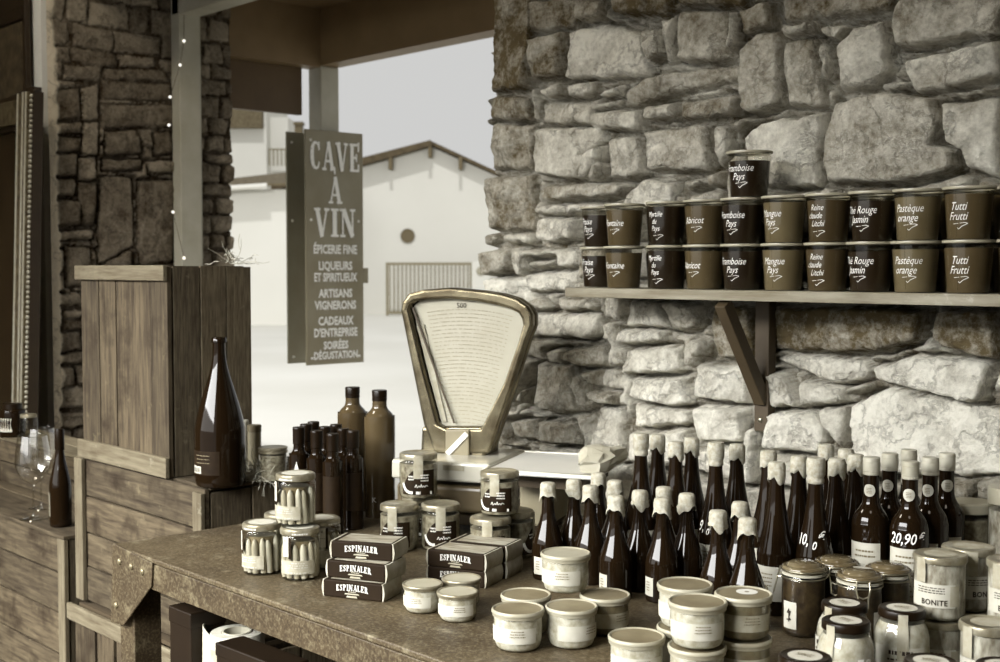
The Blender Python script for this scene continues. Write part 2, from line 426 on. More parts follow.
def stone_mat(name, lo, hi, amp=1.0, warm=(1, .978, .90)):
    T = lambda c: (c[0]*warm[0], c[1]*warm[1], c[2]*warm[2], 1)
    m, nt, out = nodes(name)
    a = N(nt, 'ShaderNodeAttribute', attribute_name='tone'); vec = coords(nt)
    n1 = noise(nt, vec, 11, 8, .68); n2 = noise(nt, vec, 75, 4, .65)
    f = mth(nt, 'ADD', mth(nt, 'MULTIPLY_ADD', n1, .9*amp, -.45*amp), a.outputs['Fac'])
    f = mth(nt, 'ADD', f, mth(nt, 'MULTIPLY_ADD', n2, .45*amp, -.225*amp))
    n3 = noise(nt, vec, 38, 9, .78); vein = mth(nt, 'ABSOLUTE', mth(nt, 'SUBTRACT', noise(nt, vec, 6.5, 7, .62), .5))
    vein = mth(nt, 'SUBTRACT', 1.0, ramp01(nt, vein, .004, .022))
    f = mth(nt, 'ADD', f, mth(nt, 'MULTIPLY_ADD', n3, .5*amp, -.25*amp))
    col = mixc(nt, ramp01(nt, f, .2, .8), T(S(lo)), T(S(hi))); col = mixc(nt, mth(nt, 'MULTIPLY', vein, .3), col, S(lo*.6))
    pbsdf(nt, out, col, .9, 0, .15, bumpn(nt, mth(nt, 'ADD', mth(nt, 'MULTIPLY_ADD', n3, .5, n1), mth(nt, 'MULTIPLY', vein, -.10)), 1.0, .03)); return m
M['stone'] = stone_mat('rubble_stone', 92, 236)
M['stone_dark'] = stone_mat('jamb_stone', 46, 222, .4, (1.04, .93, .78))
M['stone_side'] = mat('rough_stone', 110, .9, var=24, scale=8, bump=1, bscale=20)
# ---- stones of the right-hand wall, outlined on its plane
def zpoly(ox, oy, sc, pts): return [tuple((onY(ox+x/sc, oy+y/sc, WY)[i]) for i in (0, 2)) for x, y in pts]
A_ = [[(155,2),(322,0),(305,60),(292,105),(160,108)], [(310,5),(410,5),(405,70),(315,78)], [(430,-5),(622,-5),(615,50),(440,55)], [(640,-20),(861,-20),(855,25),(660,32)],
 [(158,130),(275,112),(268,262),(175,268)], [(285,105),(400,85),(515,110),(552,225),(548,250),(440,262),(275,268)], [(525,108),(580,95),(592,180),(556,210),(533,185)],
 [(648,45),(800,35),(808,190),(770,208),(637,203)], [(452,352),(480,300),(560,255),(838,215),(848,262),(640,308),(520,352)], [(182,303),(262,280),(274,318),(215,338)], [(280,283),(368,275),(376,318),(290,328)],
 [(383,312),(458,280),(450,316),(383,328)], [(182,345),(348,335),(352,412),(187,410)], [(362,375),(518,362),(528,436),(362,428)], [(538,350),(628,335),(637,388),(545,400)], [(645,343),(796,322),(796,388),(652,396)],
 [(806,322),(861,318),(861,383),(810,388)], [(168,428),(385,424),(395,470),(345,505),(302,592),(162,578)], [(355,505),(402,480),(398,528),(352,590),(316,592)], [(385,538),(413,545),(395,598),(360,596)],
 [(413,460),(518,450),(523,575),(480,596),(432,590)], [(543,428),(755,412),(752,568),(543,570)], [(768,416),(828,426),(822,498),(772,560)], [(190,612),(395,602),(495,612),(430,655),(190,668)],
 [(485,638),(540,592),(637,612),(640,690),(440,700)], [(662,600),(738,592),(748,610),(672,638)], [(700,643),(788,634),(790,690),(700,690)],
 [(8,-20),(148,-20),(154,298),(10,300)], [(15,315),(150,325),(150,402),(15,398)], [(15,408),(150,412),(150,562),(15,558)], [(0,585),(150,580),(162,760),(0,760)]]
B_ = [[(148,-20),(520,-20),(508,35),(350,53),(152,68)], [(12,40),(80,12),(128,10),(124,88),(32,118)], [(22,170),(70,112),(148,102),(157,352),(60,382),(36,368)], [(163,142),(262,124),(292,352),(175,357)],
 [(168,90),(268,76),(272,116),(170,130)], [(347,160),(420,98),(503,68),(513,228),(460,288),(347,303)], [(298,92),(398,87),(350,143),(302,128)], [(527,80),(532,20),(560,-20),(880,-20),(880,128),(760,123),(600,157),(532,152)],
 [(558,205),(640,180),(880,145),(880,256),(760,287),(592,303)], [(32,450),(100,402),(298,377),(287,480),(277,617),(62,617)], [(303,440),(342,342),(450,313),(572,313),(686,333),(690,420),(664,478),(736,500),(736,558),(620,598),(560,607),(312,607),(293,545)],
 [(698,345),(880,312),(880,595),(766,560),(756,512),(705,480)]]
C_ = [[(127,0),(208,0),(208,20),(132,25)], [(107,42),(268,37),(273,103),(110,106)], [(110,130),(158,130),(192,165),(112,168)], [(202,130),(298,126),(300,150),(318,166),(212,165)], [(303,150),(320,128),(343,150),(320,173)],
 [(117,181),(348,179),(353,243),(310,260),(112,248)], [(180,300),(233,292),(233,343),(197,343)], [(243,297),(358,277),(373,287),(363,353),(247,343)], [(62,350),(126,333),(122,400),(62,476)], [(137,347),(262,347),(272,498),(200,513),(132,478)],
 [(273,367),(308,402),(298,498),(283,498)], [(158,532),(268,542),(278,613),(162,603)], [(52,530),(138,523),(148,598),(62,590)], [(322,427),(408,437),(398,483),(332,463)], [(443,132),(536,137),(600,236),(432,218)], [(543,138),(676,152),(682,222),(614,242)],
 [(407,227),(556,237),(562,278),(412,273)], [(438,292),(606,287),(616,368),(442,376)], [(662,257),(716,272),(712,318),(682,328)], [(458,387),(636,387),(650,466),(610,482),(453,453)], [(458,472),(646,492),(652,543),(462,553)],
 [(668,347),(838,352),(836,477),(668,453)], [(668,483),(833,488),(832,600),(680,600),(658,540)], [(333,482),(426,492),(426,640),(333,640)], [(722,152),(861,152),(861,322),(742,322)]]
D_ = [[(118,92),(420,88),(636,92),(618,198),(490,236),(200,238),(114,228)], [(673,98),(880,93),(880,266),(702,228),(664,198)], [(123,265),(200,247),(418,262),(441,290),(428,328),(320,338),(232,310)], [(449,292),(580,252),(828,272),(850,290),(817,406),(700,391),(560,356),(464,330)],
 [(112,308),(178,308),(216,398),(210,418),(112,418)], [(228,332),(356,347),(361,408),(224,416)], [(379,347),(448,334),(452,350),(391,382)], [(389,412),(470,364),(520,360),(700,400),(880,424),(880,640),(400,640)],
 [(102,432),(258,428),(302,490),(297,573),(112,560)], [(268,427),(376,422),(372,480),(350,560),(312,498)]]
right_polys = [zpoly(490, 0, 3.311, p) for p in A_]+[zpoly(740, 0, 3.311, p) for p in B_]+[zpoly(500, 260, 3.311, p) for p in C_]+[zpoly(740, 280, 3.311, p) for p in D_]
nA, nAB, nC = len(A_), len(A_)+len(B_), len(A_)+len(B_)+len(C_)
# stained corners; shade painted on the top course; stain and painted shadow under shelf
STAIN_SHADE = {nA-4: .27, nA-3: .33, nA-2: .38, nA-1: .40, 0: .36, 1: .34, 2: .26, 3: .3, 4: .38, nA: .38, nA+1: .36, nC: .27, nC+1: .27, nC-1: .3, nC-12: .46}
STAIN_SHADE.update({nC+2: .66, nC+3: .7, nC+7: .76, nC+8: .68, nC+5: .66, nAB+1: .66, nAB+5: .66, nAB+14: .62, nAB+16: .64, nAB+17: .64, nAB+19: .68, nAB+20: .66, nAB+21: .66, nAB+22: .66})  # lower stones painted lighter, as if lit
def coursed(u0, u1, v0, v1, seed, hmin=.07, hmax=.15, wmin=.1, wmax=.3):
    rr = random.Random(seed); out = []; v = v0
    while v < v1:
        h = rr.uniform(hmin, hmax); u = u0-rr.uniform(0, .2)
        while u < u1:
            w = rr.uniform(wmin, wmax); j = lambda a: rr.uniform(-a, a)
            out.append([(u+.008+j(.012), v+.008+j(.012)), (u+w/2, v+.006+j(.01)), (u+w-.008+j(.012), v+.008+j(.012)), (u+w-.008+j(.012), v+h-.008+j(.012)), (u+w/2, v+h-.006+j(.01)), (u+.008+j(.012), v+h-.008+j(.012))])
            u += w
        v += h
    return out
XJ, XL, YO = -2.774, -5.92, 3.56            # right jamb, left jamb, outer face of the facade
us = np.concatenate([np.arange(XJ, -1.06, .0048), np.arange(-1.06, 1.5, .03)]); vs_ = np.concatenate([np.arange(0, .82, .03), np.arange(.82, 2.36, .0048), np.arange(2.36, 3.31, .03)])
U, V, Hh, tone = masonry(us, vs_, right_polys, coursed(XJ, 1.5, 0, 3.3, 3), 11, own=STAIN_SHADE)
Hh = Hh-.012*((U < -2.60))                    # the corner stones sit a little back
relief('wall_front', U, V, Hh, tone, lambda u, v, h: np.stack([u, WY-h, v], -1), M['stone'])
b = MB(); b.box(XJ, 1.6, WY+.06, YO, 0, 3.3); b.box(XL-.035, 1.6, WY, YO, 3.3, RH); struct(b.build('wall_facade', M['stone_side']))
# ---- left jamb of the opening: rough stones below, plastered edge towards the room
def jpoly(pts): return [tuple((onX(x/2.45, y/2.45, XL)[i]) for i in (1, 2)) for x, y in pts]
J_ = [[(262,166),(400,172),(422,198),(264,190)], [(257,197),(422,207),(426,246),(254,238)], [(252,257),(428,257),(430,310),(252,310)], [(260,322),(338,320),(352,373),(264,378)], [(378,327),(422,324),(426,373),(382,378)],
 [(254,390),(352,390),(348,413),(257,416)], [(365,394),(428,394),(428,423),(367,423)], [(250,432),(328,432),(333,600),(247,650)], [(342,442),(428,442),(428,640),(347,650)], [(137,222),(198,217),(203,288),(137,293)], [(142,302),(203,300),(203,323),(142,326)],
 [(137,337),(203,337),(198,368),(137,370)], [(132,377),(193,377),(193,428),(132,428)], [(127,437),(188,437),(188,478),(127,478)], [(118,492),(198,492),(203,548),(118,553)], [(142,567),(233,562),(233,583),(142,588)], [(167,602),(228,607),(233,700),(167,700)],
 [(205,215),(245,205),(243,290),(208,295)], [(208,300),(245,300),(240,380),(206,380)], [(200,385),(240,385),(236,440),(200,440)], [(195,445),(240,445),(236,550),(208,550)]]
ju = np.arange(2.545, YO+.005, .0075); jv = np.arange(0, 3.3, .0085)
U, V, Hh, tone = masonry(ju, jv, [jpoly(p) for p in J_], coursed(2.5, 3.6, 0, 3.3, 9, .05, .13, .1, .26), 23, .034, .3)
pl = np.clip((2.60+.05*(fbm(V*3, V*0, 4)-.5)+.03*(fbm(V*17, V*0, 8)-.5)-U)/.02, 0, 1)
Hh = Hh*(1-pl)+pl*(.034+.004*fbm(U*20, V*6, 3)); tone = (tone*.5+.1)*(1-pl)+pl*.95
hi_ = np.clip((V-2.05)/.25, 0, 1)*.6; Hh = Hh*(1-hi_)+hi_*.02
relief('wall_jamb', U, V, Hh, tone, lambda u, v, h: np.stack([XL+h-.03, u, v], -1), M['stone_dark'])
M['plaster'] = mat('old_cream_plaster', 222, .85, var=12, scale=5, bump=.5, bscale=30)
M['plaster_room'] = mat('room_plaster', 74, .9, var=10, scale=3)
b = MB(); b.box(-6.9, XL-.075, WY, YO, 0, RH); struct(b.build('wall_plastered', M['plaster']))
# ---- sill, lintel and the rest of the shop (behind the camera and overhead)
M['floor'] = mat('floor_tiles', 66, .6, var=14, scale=4)
M['brown_paint'] = mat('brown_paint', 116, .55, hue=(1.08, .88, .74, 1), var=5, scale=6)
M['brown_dark'] = mat('dark_brown_board', 84, .55, hue=(1.06, .88, .74, 1), var=5, scale=6)
b = MB(); b.box(XL-.035, XJ, WY+.02, YO, 0, .42); struct(b.build('window_sill', M['stone_side']))
b = MB(); b.box(XL-.035, XJ, WY+.02, YO, 3.06, 3.3); struct(b.build('wall_lintel', M['brown_paint']))
b = MB(); b.box(-7.0, 1.7, -.95, 2.6, -.1, 0); struct(b.build('floor', M['floor']))
b = MB(); b.box(-7.0, 1.7, -.95, 3.6, RH, RH+.12); struct(b.build('ceiling', M['plaster_room']))
b = MB(); b.box(-7.0, -6.9, -.95, 3.56, 0, RH); struct(b.build('wall_left', M['plaster_room']))
b = MB(); b.box(1.6, 1.7, -.95, 3.56, 0, RH); struct(b.build('wall_right', M['plaster_room']))
b = MB(); b.box(-7.0, WX0, -.95, -.8, 0, RH); b.box(WX1, 1.7, -.95, -.8, 0, RH); b.box(WX0, WX1, -.95, -.8, LINTEL, RH); b.box(WX0, WX1, -.95, -.8, 0, .5)
struct(b.build('wall_back', M['plaster_room']))
# ---- window frame in the opening
M['frame_paint'] = mat('window_frame_paint', 168, .55, var=8, scale=8)
b = MB(); b.box(XL-.01, XL+.075, 3.205, 3.325, .42, 3.06); b.box(XL+.03, XL+.05, 3.325, 3.345, .42, 3.06)
b.box(XL, XJ, 3.205, 3.325, 2.83, 3.06); struct(b.build('window_frame', M['frame_paint'], bevel=.006))
# ---- outside: ground and the porch in front of the facade
M['ground'] = mat('pale_street', 205, .9, var=8, scale=.25)
b = MB(); b.box(-140, 60, YO, 150, -.2, 0); struct(b.build('ground', M['ground']))
PX, PY0, PY1 = -6.02, 4.20, 4.33
b = MB(); b.box(-6.6, 1.7, YO, PY1+.25, 3.02, 3.12); struct(b.build('porch_ceiling', M['brown_paint']))
b = MB(); b.box(PX-.12, 1.7, PY0, PY1, 2.70, 3.02); struct(b.build('porch_beam', M['brown_paint']))
b = MB(); b.box(PX-.12, PX, YO, PY0, 2.69, 3.02); struct(b.build('porch_side_beam', M['brown_paint']))
b = MB(); b.box(PX-.14, PX-.1, YO, 4.14, 2.42, 2.69); struct(b.build('porch_valance', M['brown_dark'], bevel=.004))
b = MB(); b.box(PX-.125, PX, PY0, PY1, 1.02, 2.70); struct(b.build('porch_post', M['frame_paint'], bevel=.008))
# ================================================================== OUTSIDE THINGS
M['sign'] = mat('olive_sign_paint', 132, .5, var=9, scale=5)
M['sign_back'] = mat('dark_sign_paint', 150, .6, var=7, scale=5)
M['sign_letter'] = mat('sign_lettering', 245, .6)
def board(x0, x1, label, front):
    t = thing('sign_board', label, 'sign', (x1, 4.068, .975))
    y0, y1, h = 0, .405, 1.35
    b = MB(); b.box(x0-x1, 0, y0, y1, 0, h); b.build('panel', M['sign'] if front else M['sign_back'], t, bevel=.003)
    b = MB()
    for y in (.035, .37):
        for z in (.04, .835, 1.29):
            b.lathe([(0, .006), (.006, .006), (.008, 0)], 10, c=(0, 0, 0), axis=Matrix.Translation((0, y, z)) @ Matrix.Rotation(PI/2, 4, 'Y'))
    b.build('screw_heads', M['sign_letter'], t)
    return t
sg = board(-6.0, -5.985, 'olive sign with tall pale capitals hanging from the porch post outside', True)
def sign_text(g, z, nm='lettering'): return put_flat(g, nm, M['sign_letter'], sg, (0, .2025, z), (0, 1, 0), (0, 0, 1), .002)
sign_text(slab('CAVE', .165, .66), 1.205); sign_text(slab('A', .155, .74, accent=(0,)), 1.01); sign_text(slab('VIN', .165, .78), .822)
for s_, z, h in (('ÉPICERIE FINE', .655, .054), ('LIQUEURS', .560, .052), ('ET SPIRITUEUX', .493, .052), ('ARTISANS', .400, .052), ('VIGNERONS', .331, .052), ('CADEAUX', .240, .052), ("D'ENTREPRISE", .172, .052), ('SOIRÉES', .098, .048), ('DÉGUSTATION', .040, .046)):
    g = text_geo(s_, h*1.3, 0, .034, 1.0); W = max(v[0] for v in g[0])*2
    k = min(1.0, .31/W) if len(s_) > 9 else .78
    sign_text(([(x*k, y) for x, y in g[0]], g[1]), z+.01)
b = MB(); b.box(-.02, .0, .405, .44, .47, .56); b.build('side_latch', M['sign'], sg)
board(-6.19, -6.175, 'darker second sign board close behind the lettered one', False)
# ---- buildings across the street; each stands on the ground at its own distance
M['white_wall'] = mat('white_render', 204, .9, var=3, scale=.5)
M['tiles'] = mat('roof_tiles', 88, .85, var=22, scale=6, stretch=(4, .4, 1))
M['tile_edge'] = mat('roof_edge', 72, .85, var=16, scale=5)
M['far_dark'] = mat('dark_timber', 96, .8)  # dark base tone for rafter ends, vent and chimney
M['gate'] = mat('gate_paint', 120, .6)
fwh = Vector((-math.sin(YAW), math.cos(YAW), 0)); rth = Vector((rt[0], rt[1], 0))
def far(px, d): return fwh*d+rth*((px-500)/F*d)
D1 = 42.; k1 = D1/F
def fx(px): return (px-430)*k1
def fz(py): return EYE+(268.8-py)*k1
h = thing('house', 'white gabled house across the street with a barred gate', 'house', far(430, D1), YAW)
b = MB(); b.prism([(fx(285), 0), (fx(540), 0), (fx(540), fz(196)), (fx(432), fz(148)), (fx(285), fz(190))], (0, 0, 0), (1, 0, 0), (0, 0, 1), (0, 7, 0)); b.build('wall', M['white_wall'], h)
b = MB(); b.prism([(fx(275), fz(192)), (fx(275), fz(182.5)), (fx(432), fz(142.5)), (fx(434), fz(147.5))], (0, -.55, 0), (1, 0, 0), (0, 0, 1), (0, 7.8, 0))
b.prism([(fx(431), fz(142.5)), (fx(545), fz(195)), (fx(545), fz(198.5)), (fx(432), fz(146.5))], (0, -.4, 0), (1, 0, 0), (0, 0, 1), (0, 7.6, 0)); b.build('roof', M['tile_edge'], h)
for px, py in ((392, 163), (431, 151), (461, 163)):
    b = MB(); b.box(fx(px)-.06, fx(px)+.06, -.5, .1, fz(py+8), fz(py-4)); b.build('rafter_end', M['far_dark'], h)
b = MB(); b.lathe([(0, .03), (.2, .03), (.205, .05), (.24, .05), (.24, -.02)], 20, axis=Matrix.Translation((fx(408), 0, fz(236))) @ Matrix.Rotation(PI/2, 4, 'X')); b.build('round_vent', M['far_dark'], h, smooth=True)
g = thing('gate', 'barred sliding gate in front of the white house', 'gate', far(430, D1-1.2), YAW)
k2 = (D1-1.2)/F; gx = lambda px: (px-430)*k2; gz = EYE+(268.8-262.5)*k2
b = MB(); b.box(gx(387), gx(472), -.04, .04, gz-.09, gz); b.box(gx(387), gx(472), -.04, .04, .06, .14); b.box(gx(386), gx(388.5), -.05, .05, 0, gz); b.box(gx(470), gx(472), -.05, .05, 0, gz); b.build('gate_frame', M['gate'], g)
b = MB()
for i in range(20): x = gx(390+4.1*i); b.box(x-.022, x+.022, -.02, .02, .1, gz-.05)
b.build('bars', M['gate'], g)
t = thing('gate_pillar', 'pale gate pillar with a round plate right of the barred gate', 'pillar', far(481, D1-1.2), YAW)
b = MB(); b.box(-.3, .3, -.2, .25, 0, gz+.02); b.build('shaft', M['white_wall'], t, bevel=.02)
b = MB(); b.lathe([(0, .05), (.13, .05), (.15, 0)], 18, axis=Matrix.Translation((0, -.2, gz-.28)) @ Matrix.Rotation(PI/2, 4, 'X')); b.build('plate', M['label_grey'], t)
D2 = 34.; k3 = D2/F
t = thing('house', 'low white outbuilding with tiled lean-to roof left of the sign', 'house', far(240, D2), YAW)
lx = lambda px: (px-240)*k3; lz = lambda py: EYE+(268.8-py)*k3
b = MB(); b.box(lx(150), lx(296), 0, 4, 0, lz(190)); b.build('wall', M['white_wall'], t)
b = MB(); b.add([(lx(140), -.5, lz(194)), (lx(300), -.5, lz(184)), (lx(300), 3.2, lz(160)), (lx(140), 3.2, lz(178)), (lx(140), -.5, lz(196)), (lx(300), -.5, lz(186)), (lx(300), 3.2, lz(163)), (lx(140), 3.2, lz(181))], [(0, 1, 2, 3), (7, 6, 5, 4), (0, 4, 5, 1), (1, 5, 6, 2), (2, 6, 7, 3), (3, 7, 4, 0)]); b.build('roof', M['tiles'], t)
b = MB(); b.tube([(lx(140), -.58, lz(196)), (lx(272), -.58, lz(187.5))], .07, 8); b.build('gutter', M['white_wall'], t)
D3 = 60.; k4 = D3/F
t = thing('house', 'tall pale house rising behind the lean-to roof, dark eaves', 'house', far(240, D3), YAW)
lx = lambda px: (px-240)*k4; lz = lambda py: EYE+(268.8-py)*k4
b = MB(); b.box(lx(150), lx(268), 0, 6, 0, lz(60)); b.box(lx(268), lx(286), 1, 6, 0, lz(116)); b.build('wall', M['white_wall'], t)
b = MB(); b.box(lx(150), lx(265.5), -.5, 0, lz(130), lz(108)); b.build('dark_eaves', M['tiles'], t)
b = MB(); b.box(lx(269), lx(292), .2, .26, lz(150.5), lz(149))
for i in range(6): b.box(lx(270+4*i)-.03, lx(270+4*i)+.03, .2, .26, lz(166), lz(150))
b.build('balcony_rail', M['gate'], t)
t = thing('chimney', 'dark square chimney just left of the sign post', 'chimney', far(300, 50), YAW)
k5 = 50/F; b = MB(); b.box(-4*k5, 3.2*k5, 0, .4, 0, EYE+(268.8-126)*k5); b.box(-5*k5, 4.2*k5, -.06, .46, EYE+(268.8-126)*k5, EYE+(268.8-123)*k5); b.build('stack', M['far_dark'], t)
# ================================================================== FURNITURE
def metal_rust(name, v, v2, bump=.5):
    m, nt, out = nodes(name); vec = coords(nt)
    a = noise(nt, vec, 3.2, 6, .65); g = noise(nt, vec, 170, 3, .6); c = noise(nt, vec, 16, 6, .7)
    col = mixc(nt, ramp01(nt, a, .35, .65), S(v), S(v2))
    col = mixc(nt, mth(nt, 'MULTIPLY', ramp01(nt, c, .56, .66), .5), col, S(v2+48))
    col = mixc(nt, mth(nt, 'MULTIPLY', ramp01(nt, g, .5, .7), .42), col, S(v2+52)); col = mixc(nt, mth(nt, 'MULTIPLY', ramp01(nt, g, .46, .34), .6), col, S(v*.55))
    pbsdf(nt, out, col, .52, 0, .45, bumpn(nt, g, bump, .0015)); return m
M['table_top'] = metal_rust('worn_table_top', 52, 80)
M['table_steel'] = metal_rust('rusty_steel', 42, 66)
M['rivet'] = mat('rivet_steel', 120, .4, metal=.5)
TX0, TX1, TY0, TY1 = -2.893, -.55, 1.385, 2.49
tb = thing('table', 'long worn metal table with riveted corner plate carrying jars and bottles', 'table', (TX0, TY0, 0))
L_, W_ = TX1-TX0, TY1-TY0
b = MB(); b.box(0, L_, 0, W_, TZ-.012, TZ); b.build('tabletop', M['table_top'], tb, bevel=.003)
b = MB(); b.box(0, L_, 0, .012, TZ-.075, TZ-.013); b.box(0, .012, .012, W_, TZ-.075, TZ-.013); b.box(0, L_, W_-.012, W_, TZ-.075, TZ-.013); b.box(L_-.012, L_, .012, W_-.012, TZ-.075, TZ-.013); b.build('apron', M['table_steel'], tb, bevel=.002)
q = [onY(x*.3355, 440+y*.3355, TY0) for x, y in ((343, 306), (460, 366), (457, 436), (374, 552), (336, 541))]
pl_ = MB(); pl_.prism([(p.x-TX0, p.z) for p in q], (0, -.006, 0), (1, 0, 0), (0, 0, 1), (0, .005, 0)); pl_ = pl_.build('corner_plate', M['table_steel'], tb, bevel=.002)
b = MB()
for x, y in ((364, 361), (399, 376), (432, 391), (354, 491)):
    p = onY(x*.3355, 440+y*.3355, TY0); b.ball((p.x-TX0, -.007, p.z), .0085, 12, 8, (1, .6, 1))
b.build('rivets', M['rivet'], pl_, smooth=True)
for x, y in ((.012, .001), (.012, W_-.085), (L_-.085, .001), (L_-.085, W_-.085)):
    b = MB(); b.box(x, x+.075, y+.012, y+.085, 0, TZ-.014); b.build('leg', M['table_steel'], tb, bevel=.003)
b = MB(); b.box(.03, L_-.03, .03, W_-.03, .28, .30); b.build('lower_shelf', M['table_steel'], tb)
# ---- under the table
M['black_box'] = mat('black_card_box', 8, .5, var=4, spec=.2)
M['kraft'] = mat('pale_wrapping_paper', 160, .8, var=10, scale=8)
t = thing('box', 'tall black box on the lower shelf nearest the table leg', 'box', (-2.61, 1.46, .3), 0)
b = MB(); b.box(-.05, .05, -.045, .045, 0, .42); b.build('body', M['black_box'], t, bevel=.003)
b = MB(); b.box(-.052, .052, -.047, .047, .40, .438); b.build('lid', M['black_box'], t, bevel=.003)
t = thing('paper_sheet', 'pale paper sheet curling up beside the tape roll under the table', 'paper', (-2.492, 1.475, .3))
b = MB(); v = []; n = 12
for j in range(8):
    z = .40*j/7
    for i in range(n+1):
        a = R(200)+R(110)*i/n; r = .075-.02*(j/7)**2*(i/n); v.append((r*math.cos(a)-.0, r*math.sin(a)*.8, z+.012*math.sin(a*2)))
b.add(v, [(j*(n+1)+i, j*(n+1)+i+1, (j+1)*(n+1)+i+1, (j+1)*(n+1)+i) for j in range(7) for i in range(n)])
o = b.build('sheet', M['kraft'], t, smooth=60); s_ = o.modifiers.new('thickness', 'SOLIDIFY'); s_.thickness = .0015
pr = onZ(237, 630, .705)
t = thing('paper_roll', 'pale roll with an open core standing under the table edge', 'roll', (pr.x, pr.y, .3))
b = MB(); b.lathe([(.034, 0), (.062, 0), (.062, .398), (.059, .402), (.036, .402), (.034, .398), (.034, 0)], 40); b.build('wound_paper', M['label'], t, smooth=True)
b = MB(); b.lathe([(.030, 0), (.034, 0), (.034, .404), (.030, .404), (.030, 0)], 32); b.build('core', M['kraft'], t, smooth=True)
b = MB(); b.lathe([(.0622, .345), (.0626, .345), (.0626, .372), (.0622, .372)], 40); b.build('printed_band', M['label_grey'], t, smooth=True)
t = thing('box', 'low black box on the lower shelf in front of the pale roll', 'box', (-2.31, 1.44, .3), R(2))
b = MB(); b.box(-.115, .13, -.035, .035, 0, .40); b.build('body', M['black_box'], t, bevel=.003)
b = MB(); b.box(-.117, .132, -.037, .037, .375, .405); b.build('lid', M['black_box'], t, bevel=.003)
# ---- wooden crates
M['wood_z'] = wood('weathered_planks_upright', 54, 26, 'z', dirt=.9); M['wood_x'] = wood('weathered_planks_level', 58, 26, 'x', dirt=.9)
M['wood_yz'] = wood('rough_side_planks', 72, 24, 'z', fine=2.2); M['batten_x'] = wood('pale_batten_level', 100, 20, 'x', dirt=.35); M['batten_z'] = wood('pale_batten_upright', 98, 20, 'z', dirt=.35)
M['crate_in'] = mat('crate_inside', 58, .9)
rc = random.Random(5)
def slats(b, x0, x1, z0, z1, y, th, widths, gap=.0055, vertical=True, axis='y'):
    tot = sum(widths); a, e = (x0, x1) if vertical else (z0, z1); p = a
    for w in widths:
        w = w/tot*(e-a); d = rc.uniform(-.002, .002); g = gap*rc.uniform(.5, 1.2)
        lo, hi = p+g/2, p+w-g/2
        if vertical: bx = (lo, hi, z0+rc.uniform(0, .003), z1-rc.uniform(0, .003))
        else: bx = (x0, x1, lo, hi)
        if axis == 'y': b.box(bx[0], bx[1], y+d, y+th+d, bx[2], bx[3])
        else: b.box(y-th+d, y+d, bx[0], bx[1], bx[2], bx[3])
        p += w
# upper crate, on end
MX0, MX1, MY, MZ0, MZ1 = -3.80, -3.015, 1.70, .482, .933
UZ = MZ1+.003; UX0, UX1, UY = onY(77, 300, 1.706).x, onY(163.5, 300, 1.706).x, 1.706
t = thing('wooden_crate', 'tall weathered crate standing on end, topmost of the crate stack', 'crate', (UX0, UY, UZ))
w, d, hh = UX1-UX0, .285, .602
b = MB(); slats(b, 0, w, .0, hh, .012, .014, (.22, .2, .385, .18)); b.build('front_planks', M['wood_z'], t, bevel=.0015)
b = MB(); slats(b, .03, d, 0, hh, w, .014, (.34, .33, .33), .005, axis='x'); b.build('side_planks', M['wood_yz'], t, bevel=.0015)
b = MB(); b.box(0, .014, .03, d, 0, hh); b.box(.014, w-.016, d-.014, d, .02, hh-.015); b.build('far_planks', M['wood_yz'], t)
b = MB(); b.box(.016, w-.016, .03, d-.016, .0, .014); b.box(.016, w-.016, .03, d-.016, hh-.014, hh); b.build('end_board', M['wood_x'], t)
for z0, z1 in ((0, .058), (hh-.042, hh+.002)):
    b = MB(); b.box(-.012, w+.003, -.002, .011, z0, z1); b.build('batten', M['batten_x'], t, bevel=.002)
# middle crate
t = thing('wooden_crate', 'wide planked crate in the middle of the stack, big bottle on its top', 'crate', (MX0, MY, MZ0))
w, d, hh = MX1-MX0, .50, MZ1-MZ0
b = MB(); slats(b, .03, w-.001, .0, hh-.001, .014, .014, (.24, .24, .26, .26), .005, vertical=False); b.build('front_planks', M['wood_x'], t, bevel=.0015)
b = MB(); slats(b, .03, d-.03, 0, hh-.012, w, .014, (.3, .36, .34), .006, axis='x'); b.build('side_planks', M['wood_yz'], t, bevel=.0015)
b = MB(); slats(b, .03, d, 0, hh-.012, .016, .014, (.5, .5), .005, axis='x'); b.box(.016, w-.016, d-.014, d, 0, hh-.012); b.build('far_planks', M['wood_yz'], t)
b = MB(); slats(b, 0, w, hh-.011, hh+.002, .03, .15, (1,), 0); b.box(0, w, .182, .33, hh-.011, hh+.002); b.box(0, w, .334, d, hh-.011, hh+.002); b.build('top_planks', M['wood_x'], t, bevel=.002)
b = MB(); b.box(-.004, .05, -.002, .012, 0, hh); b.build('batten', M['batten_z'], t, bevel=.002)
b = MB(); b.box(w-.045, w+.002, .0, .013, hh*.45, hh-.013); b.build('batten', M['batten_z'], t, bevel=.002)
b = MB(); b.box(0, w, .03, d, -.004, .008); b.build('bottom_board', M['wood_x'], t)
